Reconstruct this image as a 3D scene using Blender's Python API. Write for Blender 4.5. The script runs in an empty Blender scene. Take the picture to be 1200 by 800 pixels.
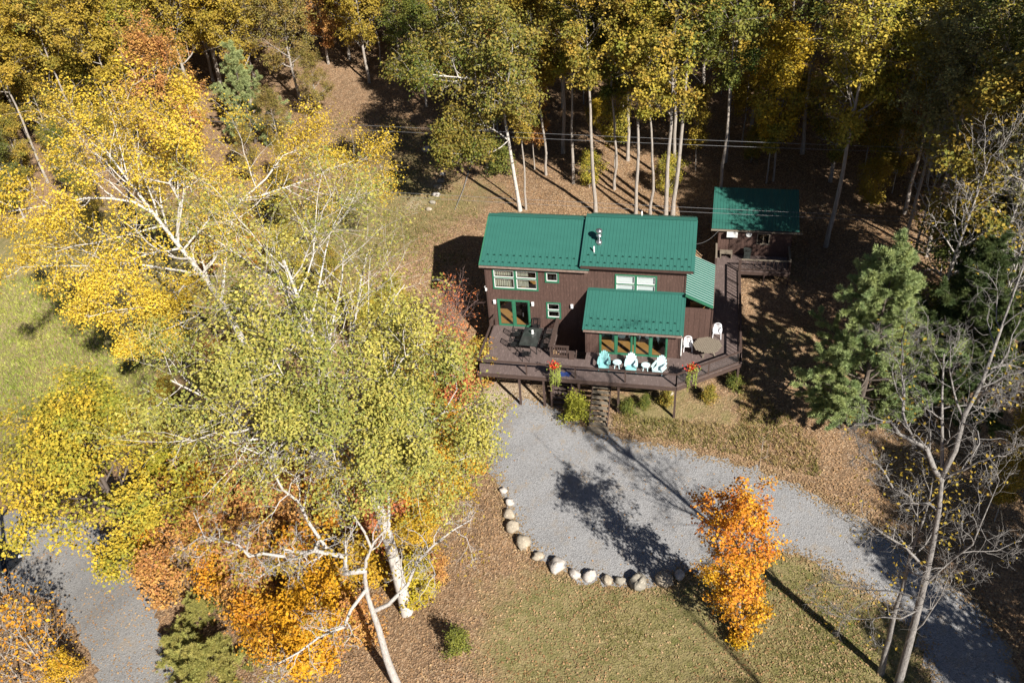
import bpy, math, random
import numpy as np
from mathutils import Matrix, Vector
from mathutils.geometry import delaunay_2d_cdt

rng = np.random.default_rng(7); random.seed(7)
scene = bpy.context.scene
col = scene.collection

# ---------------------------------------------------------------- camera
CAM = np.array([13.534, -48.1888, 35.4159]); YAW, PITCH, ROLL, FPX = -0.2449, 0.6383, -0.0788, 1000.65
_cy, _sy, _cp, _sp = math.cos(YAW), math.sin(YAW), math.cos(PITCH), math.sin(PITCH)
FWD = np.array([_sy * _cp, _cy * _cp, -_sp]); _r = np.array([_cy, -_sy, 0.0]); _u = np.cross(_r, FWD)
RIGHT = math.cos(ROLL) * _r + math.sin(ROLL) * _u; UP = -math.sin(ROLL) * _r + math.cos(ROLL) * _u
cd = bpy.data.cameras.new('camera'); cam = bpy.data.objects.new('camera', cd); col.objects.link(cam)
cam.matrix_world = Matrix([[RIGHT[i], UP[i], -FWD[i], CAM[i]] for i in range(3)] + [[0, 0, 0, 1]])
cd.sensor_width = 36; cd.lens = FPX / 1200 * 36; cd.clip_end = 5000
scene.camera = cam

# ---------------------------------------------------------------- light
SUN_EL = math.radians(36); SUN_DIR = np.array([0.70, -0.714, 0]); SUN_DIR /= np.linalg.norm(SUN_DIR)
w = bpy.data.worlds.new('World'); scene.world = w; w.use_nodes = True
nt = w.node_tree; bg = nt.nodes['Background']; sky = nt.nodes.new('ShaderNodeTexSky'); sky.sky_type = 'NISHITA'
sky.sun_disc = False; sky.air_density = .5; sky.dust_density = .4; sky.altitude = 500; sky.sun_elevation = SUN_EL; sky.sun_rotation = math.atan2(SUN_DIR[0], SUN_DIR[1])
nt.links.new(sky.outputs[0], bg.inputs[0]); bg.inputs[1].default_value = 0.05
sd = bpy.data.lights.new('sun', 'SUN'); sun = bpy.data.objects.new('sun', sd); col.objects.link(sun)
sd.energy = 5.0; sd.angle = math.radians(0.5); sd.color = (1.0, 0.95, 0.87)
sv = Vector((SUN_DIR[0] * math.cos(SUN_EL), SUN_DIR[1] * math.cos(SUN_EL), math.sin(SUN_EL)))
sun.rotation_euler = sv.to_track_quat('Z', 'Y').to_euler(); sun.location = (40, -60, 60)
scene.cycles.max_bounces = 5; scene.cycles.diffuse_bounces = 1; scene.cycles.glossy_bounces = 2; scene.cycles.transmission_bounces = 3; scene.cycles.transparent_max_bounces = 8
vs = scene.view_settings; vs.view_transform = 'Standard'; vs.look = 'None'; vs.exposure = 0.92; vs.gamma = 1.0; vs.use_curve_mapping = False

# ---------------------------------------------------------------- terrain shape and pixel helpers
def sstep(a, b, t):
    t = np.clip((t - a) / (b - a), 0, 1); return t * t * (3 - 2 * t)
def T(x, y):
    x = np.asarray(x, float); y = np.asarray(y, float)
    z = np.interp(y, [-400, -60, -30, -9, -6, -2, 6, 8, 20, 60, 120, 400, 2000], [-20, -6, -3.5, -3, -2.8, -2.3, -.75, -.4, .8, 6.0, 13, 30, 60])
    z = z - np.clip(.13 * (3 - x), 0, 6) * sstep(9, -9, y)
    z = z - .9 * sstep(12.5, 14.5, x) * sstep(27, 23, x) * sstep(3, 6, y) * sstep(20, 15.5, y)
    far = sstep(2, 9, np.hypot(np.clip(np.abs(x - 8) - 10, 0, None), np.clip(np.abs(y + 4) - 14, 0, None)))
    z = z + far * (.22 * np.sin(.37 * x + .9) * np.cos(.31 * y) + .12 * np.sin(.9 * x + .6 * y)) + .03 * np.sin(1.7 * x) * np.sin(1.9 * y)
    return z
def rays(px, py):
    px = np.asarray(px, float); py = np.asarray(py, float)
    return FWD * FPX + RIGHT * (px - 600)[..., None] - UP * (py - 400)[..., None]
def at(px, py, h=0.0):                       # where a sight line meets the ground (or a height h over it)
    d = rays(px, py); z = np.full(d.shape[:-1], -2.0)
    for _ in range(40):
        t = (z - CAM[2]) / d[..., 2]; P = CAM + t[..., None] * d
        z = .5 * z + .5 * (T(P[..., 0], P[..., 1]) + h)
    return P
def atz(px, py, z):
    d = rays(px, py); return CAM + ((z - CAM[2]) / d[..., 2])[..., None] * d
def aty(px, py, y):
    d = rays(px, py); return CAM + ((y - CAM[1]) / d[..., 1])[..., None] * d
def upright(path, base):                     # a traced limb on the upright plane through its base
    out = []
    n = np.array([base[0] - CAM[0], base[1] - CAM[1], 0]); n /= np.linalg.norm(n)
    for a in path:
        d = rays(a[0], a[1]); P = CAM + (((base - CAM) @ n) / (d @ n)) * d
        if len(a) > 2: P = P + n * a[2]
        out.append(P)
    return np.array(out)
def inpoly(x, y, poly):
    r = np.zeros(np.shape(x), bool); j = len(poly) - 1
    for i in range(len(poly)):
        xi, yi, xj, yj = poly[i][0], poly[i][1], poly[j][0], poly[j][1]
        c = ((yi > y) != (yj > y)) & (x < (xj - xi) * (y - yi) / (yj - yi + 1e-12) + xi)
        r ^= c; j = i
    return r

# ---------------------------------------------------------------- mesh helpers
def mesh_np(name, V, F, attrs=None, smooth=False):
    """V (N,3); F list of arrays (M,k)"""
    me = bpy.data.meshes.new(name)
    V = np.asarray(V, np.float32); me.vertices.add(len(V)); me.vertices.foreach_set('co', V.ravel())
    F = [f for f in F if len(f)]
    li = np.concatenate([f.ravel() for f in F]).astype(np.int32)
    lt = np.concatenate([np.full(len(f), f.shape[1]) for f in F]).astype(np.int32)
    me.loops.add(len(li)); me.loops.foreach_set('vertex_index', li)
    me.polygons.add(len(lt)); ls = np.concatenate([[0], np.cumsum(lt)[:-1]]).astype(np.int32)
    me.polygons.foreach_set('loop_start', ls); me.polygons.foreach_set('loop_total', lt)
    me.polygons.foreach_set('use_smooth', np.full(len(lt), bool(smooth)))
    for k, a in (attrs or {}).items():
        at_ = me.attributes.new(k, 'FLOAT', 'POINT'); at_.data.foreach_set('value', np.asarray(a, np.float32))
    me.update(); me.validate(); return me
def link(name, me, mat=None, parent=None):
    o = bpy.data.objects.new(name, me); col.objects.link(o)
    if mat is not None: me.materials.append(mat)
    if parent is not None: o.parent = parent
    return o
def tag(o, label=None, cat=None, group=None, kind=None):
    if label: o['label'] = label
    if cat: o['category'] = cat
    if group: o['group'] = group
    if kind: o['kind'] = kind
    return o
def empty(name, loc=(0, 0, 0), rz=0.0):
    o = bpy.data.objects.new(name, None); col.objects.link(o); o.location = loc; o.rotation_euler = (0, 0, rz)
    o.empty_display_size = .3; return o
def copy_tree(o, parent=None):
    c = o.copy(); col.objects.link(c); c.parent = parent
    for ch in o.children: copy_tree(ch, c)
    return c

class MB:
    def __init__(s): s.v = []; s.f = {3: [], 4: []}; s.n = 0; s.ng = []
    def add(s, V, F):
        V = np.asarray(V, float)
        for f in F:
            if len(f) in (3, 4): s.f[len(f)].append([i + s.n for i in f])
            else: s.ng.append([i + s.n for i in f])
        s.v.append(V); s.n += len(V); return s
    def box(s, x0, x1, y0, y1, z0, z1):
        V = [(x, y, z) for x in (x0, x1) for y in (y0, y1) for z in (z0, z1)]
        return s.add(V, [(0, 1, 3, 2), (4, 6, 7, 5), (0, 4, 5, 1), (2, 3, 7, 6), (0, 2, 6, 4), (1, 5, 7, 3)])
    def beam(s, a, b, wd, ht, up=(0, 0, 1)):       # rectangular bar from a to b
        a = np.array(a, float); b = np.array(b, float); d = b - a; d /= np.linalg.norm(d)
        up = np.array(up, float)
        if abs(d @ up) > .98: up = np.array([0, 1.0, 0])
        r = np.cross(d, up); r /= np.linalg.norm(r); u = np.cross(r, d)
        V = [p + r * sx * wd / 2 + u * sz * ht / 2 for p in (a, b) for sx, sz in ((-1, -1), (1, -1), (1, 1), (-1, 1))]
        return s.add(V, [(3, 2, 1, 0), (4, 5, 6, 7), (0, 1, 5, 4), (1, 2, 6, 5), (2, 3, 7, 6), (3, 0, 4, 7)])
    def prism(s, poly, lo, hi, axis=2):            # poly of 2-tuples extruded along axis
        n = len(poly)
        def pt(p, h):
            return (p[0], p[1], h) if axis == 2 else ((h, p[0], p[1]) if axis == 0 else (p[0], h, p[1]))
        V = [pt(p, lo) for p in poly] + [pt(p, hi) for p in poly]
        F = [tuple(range(n))[::-1], tuple(range(n, 2 * n))] + [(i, (i + 1) % n, n + (i + 1) % n, n + i) for i in range(n)]
        return s.add(V, F)
    def tube(s, pts, rad, sides=8, cap=True):
        pts = np.array(pts, float); n = len(pts); rad = np.broadcast_to(np.asarray(rad, float), (n,))
        V, F = tubes(pts[None], rad[None], sides); s.add(V, F.tolist())
        if cap:
            o = s.n - n * sides
            s.ng.append([o + i for i in range(sides)][::-1]); s.ng.append([o + (n - 1) * sides + i for i in range(sides)])
        return s
    def lathe(s, prof, sides=16, c=(0, 0, 0)):     # prof (r,z)
        n = len(prof); V = [(c[0] + r * math.cos(2 * math.pi * k / sides), c[1] + r * math.sin(2 * math.pi * k / sides), c[2] + z) for r, z in prof for k in range(sides)]
        F = [(i * sides + k, i * sides + (k + 1) % sides, (i + 1) * sides + (k + 1) % sides, (i + 1) * sides + k) for i in range(n - 1) for k in range(sides)]
        F.append(tuple(range(sides))[::-1]); F.append(tuple((n - 1) * sides + k for k in range(sides)))
        return s.add(V, F)
    def build(s, name, mat, parent=None, smooth=False):
        V = np.concatenate(s.v); F = [np.array(s.f[k]) for k in (3, 4)]
        for g in s.ng: F.append(np.array([g]))
        return link(name, mesh_np(name, V, F, smooth=smooth), mat, parent)

def tubes(P, R, sides):
    """P (B,n,3), R (B,n) -> verts, quads"""
    B, n, _ = P.shape
    tg = np.gradient(P, axis=1); tg /= np.linalg.norm(tg, axis=2, keepdims=True) + 1e-9
    mean = P[:, -1] - P[:, 0]; mean /= np.linalg.norm(mean, axis=1, keepdims=True) + 1e-9
    ref = np.where(np.abs(mean[:, 2:3]) > .9, np.array([[1.0, 0, 0]]), np.array([[0, 0, 1.0]]))[:, None, :]
    u = np.cross(tg, np.broadcast_to(ref, tg.shape)); u /= np.linalg.norm(u, axis=2, keepdims=True) + 1e-9
    v = np.cross(tg, u)
    a = np.arange(sides) * 2 * np.pi / sides
    V = P[:, :, None] + R[:, :, None, None] * (u[:, :, None] * np.cos(a)[None, None, :, None] + v[:, :, None] * np.sin(a)[None, None, :, None])
    b = (np.arange(B) * n * sides)[:, None, None]; i = (np.arange(n - 1) * sides)[None, :, None]; k = np.arange(sides)[None, None]; k2 = (k + 1) % sides
    F = np.stack([b + i + k, b + i + k2, b + i + sides + k2, b + i + sides + k], -1).reshape(-1, 4)
    return V.reshape(-1, 3), F

# ---------------------------------------------------------------- materials
def newmat(name):
    m = bpy.data.materials.new(name); m.use_nodes = True; n = m.node_tree; b = n.nodes['Principled BSDF']; return m, n, b
def N(n, t, **kw):
    nd = n.nodes.new(t)
    for k, v in kw.items(): setattr(nd, k, v)
    return nd
def mixc(n, fac, a, b, mode='MIX'):
    m = N(n, 'ShaderNodeMix', data_type='RGBA', blend_type=mode)
    for s, v in ((0, fac), (6, a), (7, b)):
        if hasattr(v, 'links') or hasattr(v, 'is_output'): n.links.new(v, m.inputs[s])
        elif s == 0: m.inputs[0].default_value = v
        else: m.inputs[s].default_value = (*v, 1)
    return m.outputs[2]
def noise(n, scale, detail=4, rough=.6, vec=None):
    t = N(n, 'ShaderNodeTexNoise'); t.inputs['Scale'].default_value = scale; t.inputs['Detail'].default_value = detail; t.inputs['Roughness'].default_value = rough
    if vec is not None: n.links.new(vec, t.inputs['Vector'])
    return t.outputs['Fac']
def ramp(n, fac, a, b):
    r = N(n, 'ShaderNodeMapRange'); r.inputs[1].default_value = a; r.inputs[2].default_value = b; n.links.new(fac, r.inputs[0]); return r.outputs[0]
def pm(name, c1, c2=None, scale=6, rough=.7, spec=.3, bump=0, metal=0, stretch=None, fine=None):
    m, n, b = newmat(name); b.inputs['Roughness'].default_value = rough; b.inputs['Specular IOR Level'].default_value = spec; b.inputs['Metallic'].default_value = metal
    c2 = c2 or tuple(x * .75 for x in c1)
    tc = N(n, 'ShaderNodeTexCoord').outputs['Object']
    if stretch:
        mp = N(n, 'ShaderNodeMapping'); mp.inputs['Scale'].default_value = stretch; n.links.new(tc, mp.inputs[0]); tc = mp.outputs[0]
    f = ramp(n, noise(n, scale, 5, .65, tc), .3, .7); c = mixc(n, f, c1, c2)
    if fine:
        c = mixc(n, ramp(n, noise(n, fine, 3, .6, tc), .55, .75), c, tuple(min(1, x * 1.7) for x in c1))
    n.links.new(c, b.inputs['Base Color'])
    if bump:
        bp = N(n, 'ShaderNodeBump'); bp.inputs['Strength'].default_value = bump; bp.inputs['Distance'].default_value = .02
        n.links.new(noise(n, scale * 4, 5, .6, tc), bp.inputs['Height']); n.links.new(bp.outputs[0], b.inputs['Normal'])
    return m
M = {}
M['siding'] = pm('brown_siding', (.105, .063, .051), (.078, .047, .038), 1.2, .75, .2, .1, stretch=(3, 3, .4), fine=9)
M['trimbrown'] = pm('brown_trim', (.075, .045, .036), (.055, .033, .027), 3, .7, .25)
M['deck'] = pm('stained_deck', (.150, .112, .102), (.112, .082, .074), 1.6, .7, .3, .15, stretch=(2.5, .5, 1), fine=5)
M['rail'] = pm('stained_rail', (.085, .055, .045), (.06, .04, .033), 4, .7, .3)
M['roof'] = pm('green_metal', (.032, .130, .103), (.028, .116, .092), .6, .42, .4, 0, stretch=(1, 3, 1))
M['roofdark'] = pm('green_metal_guard', (.006, .035, .028), None, 5, .5)
M['green'] = pm('green_paint', (.035, .165, .09), (.028, .13, .072), 5, .5, .4)
M['white'] = pm('white_paint', (.78, .78, .76), (.66, .66, .64), 6, .5, .4)
M['plastic'] = pm('white_plastic', (.8, .8, .82), (.72, .72, .75), 6, .35, .5)
M['aqua'] = pm('aqua_plastic', (.30, .62, .62), (.24, .54, .55), 6, .45, .4)
M['paleaqua'] = pm('pale_aqua_plastic', (.60, .78, .80), (.52, .72, .75), 6, .45, .4)
M['gutter'] = pm('aged_gutter', (.30, .22, .18), (.16, .11, .09), 5, .6, .3)
M['steel'] = pm('galvanised', (.62, .63, .65), (.45, .46, .48), 8, .28, .5, 0, .9)
M['black'] = pm('black_metal', (.012, .012, .013), (.02, .02, .021), 8, .4, .5)
M['wood'] = pm('weathered_wood', (.26, .22, .17), (.17, .14, .105), 3, .8, .2, .3, stretch=(1, 8, 1))
M['floor'] = pm('oak_floor', (.42, .22, .075), (.33, .165, .05), 3, .4, .4, stretch=(.6, 6, 1))
M['inside'] = pm('interior_wall', (.25, .2, .15), (.2, .16, .12), 2, .8)
M['curtain'] = pm('curtain_cloth', (.45, .43, .36), (.2, .2, .16), 4, .9, .1, stretch=(5, 1, .3))
M['blind'] = pm('white_blind', (.78, .79, .82), (.72, .73, .76), 3, .8, .2, stretch=(1, 1, 6))
M['concrete'] = pm('concrete', (.33, .30, .27), (.25, .22, .2), 3, .85, .2, .2)
M['pot'] = pm('coir_basket', (.10, .06, .03), None, 20, .9)
M['red'] = pm('red_petals', (.55, .03, .015), (.4, .02, .01), 9, .6)
M['vine'] = pm('trailing_vine', (.33, .36, .06), (.20, .26, .05), 9, .6)
M['blue'] = pm('blue_cloth', (.03, .06, .22), (.02, .04, .15), 9, .9)
M['carpaint'] = pm('black_car_paint', (.012, .014, .018), (.014, .016, .02), 2, .12, .6)
M['tyre'] = pm('rubber', (.02, .02, .02), None, 20, .85)
M['pole'] = pm('creosote_pole', (.045, .032, .024), (.03, .022, .016), 4, .85, .2, .3, stretch=(4, 4, .4))
M['wire'] = pm('aluminium_wire', (.30, .30, .31), (.22, .22, .23), 3, .5, .4, 0, .4)
M['lamp'] = pm('lamp_glass', (.8, .8, .8), (.7, .7, .72), 6, .3, .5)
def glass():
    m, n, b = newmat('window_glass'); n.nodes.remove(b); out = n.nodes['Material Output']
    g = N(n, 'ShaderNodeBsdfGlossy'); g.inputs['Roughness'].default_value = .02; g.inputs['Color'].default_value = (1, 1, 1, 1)
    t = N(n, 'ShaderNodeBsdfTransparent'); t.inputs['Color'].default_value = (.82, .86, .84, 1)
    mx = N(n, 'ShaderNodeMixShader'); mx.inputs[0].default_value = .10
    n.links.new(t.outputs[0], mx.inputs[1]); n.links.new(g.outputs[0], mx.inputs[2]); n.links.new(mx.outputs[0], out.inputs[0]); m.use_transparent_shadow = True; return m
M['glass'] = glass()
def smoked():
    m, n, b = newmat('smoked_glass'); b.inputs['Base Color'].default_value = (.035, .04, .038, 1); b.inputs['Roughness'].default_value = .12; b.inputs['Specular IOR Level'].default_value = .6
    n.links.new(mixc(n, ramp(n, noise(n, 3), .4, .7), (.03, .035, .033), (.06, .07, .065)), b.inputs['Base Color']); return m
M['smoked'] = smoked()

def bark(name, c1, c2, marks=None, scale=3):
    m, n, b = newmat(name); b.inputs['Roughness'].default_value = .85; b.inputs['Specular IOR Level'].default_value = .15
    tc = N(n, 'ShaderNodeTexCoord').outputs['Object']; mp = N(n, 'ShaderNodeMapping'); mp.inputs['Scale'].default_value = (4, 4, .7); n.links.new(tc, mp.inputs[0])
    c = mixc(n, ramp(n, noise(n, scale, 6, .7, mp.outputs[0]), .35, .65), c1, c2)
    if marks:
        mp2 = N(n, 'ShaderNodeMapping'); mp2.inputs['Scale'].default_value = (1.2, 1.2, 5); n.links.new(tc, mp2.inputs[0])
        c = mixc(n, ramp(n, noise(n, 1.6, 4, .6, mp2.outputs[0]), .60, .66), c, marks)
    n.links.new(c, b.inputs['Base Color'])
    bp = N(n, 'ShaderNodeBump'); bp.inputs['Strength'].default_value = .5; bp.inputs['Distance'].default_value = .03
    n.links.new(noise(n, scale * 3, 5, .6, mp.outputs[0]), bp.inputs['Height']); n.links.new(bp.outputs[0], b.inputs['Normal']); return m
M['birch'] = bark('birch_bark', (.62, .58, .52), (.42, .38, .34), (.06, .05, .04))
M['bone'] = bark('dead_bark', (.31, .29, .27), (.11, .10, .092), None, 5)
M['pale'] = bark('pale_bark', (.56, .52, .48), (.26, .235, .21), None, 6)
M['grey'] = bark('grey_bark', (.42, .37, .32), (.23, .20, .17))
M['dark'] = bark('dark_bark', (.15, .12, .10), (.08, .065, .055))
M['redtwig'] = bark('red_twig_bark', (.26, .17, .15), (.18, .12, .11))

def foliage(name, trans=.35):
    m, n, b = newmat(name); out = n.nodes['Material Output']
    oi = N(n, 'ShaderNodeObjectInfo'); tn = N(n, 'ShaderNodeAttribute', attribute_type='OBJECT', attribute_name='tint')
    lr = N(n, 'ShaderNodeAttribute', attribute_name='lr').outputs['Fac']; cr = N(n, 'ShaderNodeAttribute', attribute_name='cr').outputs['Fac']
    tc = N(n, 'ShaderNodeTexCoord').outputs['Object']
    nz = ramp(n, noise(n, .35, 2, .5, tc), .3, .7)
    def mth(op, a, b_):
        q = N(n, 'ShaderNodeMath', operation=op)
        for i, v in enumerate((a, b_)):
            if isinstance(v, (int, float)): q.inputs[i].default_value = v
            else: n.links.new(v, q.inputs[i])
        return q.outputs[0]
    f = mth('ADD', mth('MULTIPLY', cr, .45), mth('ADD', mth('MULTIPLY', lr, .25), mth('MULTIPLY', nz, .4)))
    f = ramp(n, f, .25, .85)
    c = mixc(n, f, oi.outputs['Color'], tn.outputs['Color'])
    v = mth('ADD', .72, mth('MULTIPLY', lr, .56))
    vm = N(n, 'ShaderNodeVectorMath', operation='SCALE'); n.links.new(c, vm.inputs[0]); n.links.new(v, vm.inputs[3])
    n.links.new(vm.outputs[0], b.inputs['Base Color']); b.inputs['Roughness'].default_value = .6; b.inputs['Specular IOR Level'].default_value = .25
    tr = N(n, 'ShaderNodeBsdfTranslucent'); n.links.new(vm.outputs[0], tr.inputs[0]); mx = N(n, 'ShaderNodeMixShader'); mx.inputs[0].default_value = trans
    n.links.new(b.outputs[0], mx.inputs[1]); n.links.new(tr.outputs[0], mx.inputs[2]); n.links.new(mx.outputs[0], out.inputs[0]); return m
M['leaf'] = foliage('autumn_leaves', .3)
M['needle'] = foliage('pine_needles', .35)

def ground_mat():
    m, n, b = newmat('forest_floor'); b.inputs['Roughness'].default_value = .95; b.inputs['Specular IOR Level'].default_value = .1
    tc = N(n, 'ShaderNodeTexCoord').outputs['Object']; ga = N(n, 'ShaderNodeAttribute', attribute_name='grass').outputs['Fac']; sa = N(n, 'ShaderNodeAttribute', attribute_name='sand').outputs['Fac']
    lit = mixc(n, ramp(n, noise(n, 1.1, 6, .7, tc), .35, .68), (.235, .148, .086), (.135, .09, .056))
    v = N(n, 'ShaderNodeTexVoronoi'); v.inputs['Scale'].default_value = 11; n.links.new(tc, v.inputs['Vector'])
    sp = N(n, 'ShaderNodeSeparateColor'); n.links.new(v.outputs['Color'], sp.inputs[0])
    lit = mixc(n, ramp(n, sp.outputs[0], .45, .9), lit, (.35, .22, .125)); lit = mixc(n, ramp(n, sp.outputs[1], .8, .95), lit, (.42, .30, .19))
    gr = mixc(n, ramp(n, noise(n, 1.6, 6, .75, tc), .35, .65), (.14, .135, .045), (.28, .22, .11))
    gr = mixc(n, ramp(n, noise(n, 9, 4, .7, tc), .55, .75), gr, (.34, .28, .15))
    gm = N(n, 'ShaderNodeMath', operation='ADD'); n.links.new(ga, gm.inputs[0]); q = N(n, 'ShaderNodeMath', operation='MULTIPLY_ADD'); n.links.new(noise(n, 1.0, 6, .7, tc), q.inputs[0]); q.inputs[1].default_value = 1.2; q.inputs[2].default_value = -.6; n.links.new(q.outputs[0], gm.inputs[1])
    c = mixc(n, ramp(n, gm.outputs[0], .3, .7), lit, gr)
    c = mixc(n, sa, c, (.44, .36, .26))
    n.links.new(c, b.inputs['Base Color'])
    bp = N(n, 'ShaderNodeBump'); bp.inputs['Strength'].default_value = .9; bp.inputs['Distance'].default_value = .05
    ad = N(n, 'ShaderNodeMath', operation='ADD'); n.links.new(noise(n, 9, 6, .8, tc), ad.inputs[0]); n.links.new(v.outputs['Distance'], ad.inputs[1]); n.links.new(ad.outputs[0], bp.inputs['Height'])
    n.links.new(bp.outputs[0], b.inputs['Normal']); return m
def gravel_mat(name, c1, c2):
    m, n, b = newmat(name); b.inputs['Roughness'].default_value = .95; b.inputs['Specular IOR Level'].default_value = .15
    tc = N(n, 'ShaderNodeTexCoord').outputs['Object']
    c = mixc(n, ramp(n, noise(n, .35, 5, .65, tc), .35, .7), c1, c2)
    v = N(n, 'ShaderNodeTexVoronoi'); v.inputs['Scale'].default_value = 16; n.links.new(tc, v.inputs['Vector']); sp = N(n, 'ShaderNodeSeparateColor'); n.links.new(v.outputs['Color'], sp.inputs[0])
    c = mixc(n, ramp(n, sp.outputs[0], .1, 1), c, tuple(x * 1.18 for x in c1)); c = mixc(n, ramp(n, sp.outputs[1], .75, 1), c, tuple(x * .68 for x in c1))
    c = mixc(n, ramp(n, noise(n, .9, 6, .75, tc), .54, .72), c, (.27, .23, .185))
    n.links.new(c, b.inputs['Base Color'])
    bp = N(n, 'ShaderNodeBump'); bp.inputs['Strength'].default_value = .8; bp.inputs['Distance'].default_value = .03; n.links.new(v.outputs['Distance'], bp.inputs['Height']); n.links.new(bp.outputs[0], b.inputs['Normal']); return m
M['ground'] = ground_mat(); M['gravel'] = gravel_mat('grey_gravel', (.262, .26, .262), (.215, .21, .208)); M['road'] = gravel_mat('lane_gravel', (.245, .238, .23), (.20, .192, .185))

# ---------------------------------------------------------------- ground
def pxpoly(pts, h=0): a = np.array(pts, float); return at(a[:, 0], a[:, 1], h)[:, :2]
def axis(lo, hi, st, far):
    core = np.arange(lo, hi + st / 2, st); ext = []; d = st
    p = hi
    while p < far: d *= 1.25; p += d; ext.append(p)
    neg = []; d = st; p = lo
    while p > -far: d *= 1.25; p -= d; neg.append(p)
    return np.concatenate([neg[::-1], core, ext])
gx = axis(-45, 45, .6, 1500); gy = axis(-45, 60, .6, 1500)
X, Y = np.meshgrid(gx, gy); Z = T(X, Y)
grass = np.zeros_like(X)
def blob(px, py, r, a):
    global grass
    c = at(px, py); grass = grass + a * np.exp(-((X - c[0]) ** 2 + (Y - c[1]) ** 2) / (r * r))
for b_ in [(940, 720, 4.5, 1.2), (1010, 750, 4, 1.0), (820, 760, 4, .75), (700, 740, 5, .6), (650, 770, 4, .5), (620, 720, 3, .25), (450, 240, 6, .75), (400, 290, 7, .7), (470, 170, 5, .5), (560, 230, 4, .45), (850, 490, 4, .45), (760, 480, 3, .6), (920, 400, 4, .5), (60, 400, 12, 1.6), (0, 420, 10, 1.0), (930, 320, 4, .35), (540, 680, 3, .1), (250, 260, 6, .6)]: blob(*b_)
sand = np.zeros_like(X)
for px, py, r, a in [(598, 470, 1.6, 1.0), (575, 470, 1.2, .7), (625, 490, 1.5, .7), (705, 500, .8, .8), (590, 490, 1.4, .6), (485, 240, .9, .7), (505, 215, .8, .5)]:
    c = at(px, py); sand = sand + a * np.exp(-((X - c[0]) ** 2 + (Y - c[1]) ** 2) / (r * r))
nx, ny = len(gx), len(gy); I = (np.arange(ny - 1)[:, None] * nx + np.arange(nx - 1)[None]).ravel()
gm_ = mesh_np('ground', np.stack([X.ravel(), Y.ravel(), Z.ravel()], 1), [np.stack([I, I + 1, I + nx + 1, I + nx], 1)], {'grass': np.clip(grass, 0, 1).ravel(), 'sand': np.clip(sand, 0, 1).ravel()}, True)
tag(link('ground', gm_, M['ground']), 'leaf strewn hillside ground with patches of grass', None, kind='structure')

def drape(name, poly, mat, label, up=.035, step=.45, jit=.16):
    P = []
    for i in range(len(poly)):
        a, b = np.array(poly[i]), np.array(poly[(i + 1) % len(poly)]); n = max(2, int(np.linalg.norm(b - a) / .35))
        for k in range(n): P.append(a + (b - a) * k / n)
    P = np.array(P)
    for _ in range(6): P = .5 * P + .25 * np.roll(P, 1, 0) + .25 * np.roll(P, -1, 0)
    P = P + rng.normal(0, jit, P.shape)
    lo, hi = P.min(0), P.max(0); xs, ys = np.meshgrid(np.arange(lo[0], hi[0], step), np.arange(lo[1], hi[1], step)); xs = xs.ravel(); ys = ys.ravel(); k = inpoly(xs, ys, P)
    n = len(P); vin = [Vector(p) for p in P] + [Vector((a, b)) for a, b in zip(xs[k], ys[k])]
    vo, eo, fo, *_ = delaunay_2d_cdt(vin, [(i, (i + 1) % n) for i in range(n)], [list(range(n))], 1, 1e-4)
    V = np.array([(v.x, v.y) for v in vo]); Vz = T(V[:, 0], V[:, 1]) + up
    F = np.array([f for f in fo if len(f) == 3])
    o = link(name, mesh_np(name, np.column_stack([V, Vz]), [F], smooth=True), mat); tag(o, label, None, kind='structure'); return P
DRIVE = drape('driveway', pxpoly([(606, 462), (575, 500), (570, 545), (586, 575), (596, 606), (613, 636), (640, 660), (668, 676), (700, 686), (745, 690), (790, 682), (830, 664), (870, 648), (915, 642), (960, 660), (1010, 690), (1052, 722), (1078, 752), (1095, 800), (1112, 860), (1235, 880), (1197, 800), (1181, 755), (1150, 712), (1080, 655), (1010, 610), (950, 577), (900, 553), (850, 538), (800, 526), (760, 519), (720, 510), (690, 500), (662, 490), (645, 470)]), M['gravel'], 'grey gravel drive and turning circle below the house')
LANE = drape('road', pxpoly([(-120, 600), (60, 596), (130, 622), (168, 690), (189, 745), (212, 810), (240, 900), (110, 900), (118, 800), (100, 755), (70, 705), (-20, 690), (-120, 680)]), M['road'], 'narrow gravel lane scattered with fallen leaves')

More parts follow.
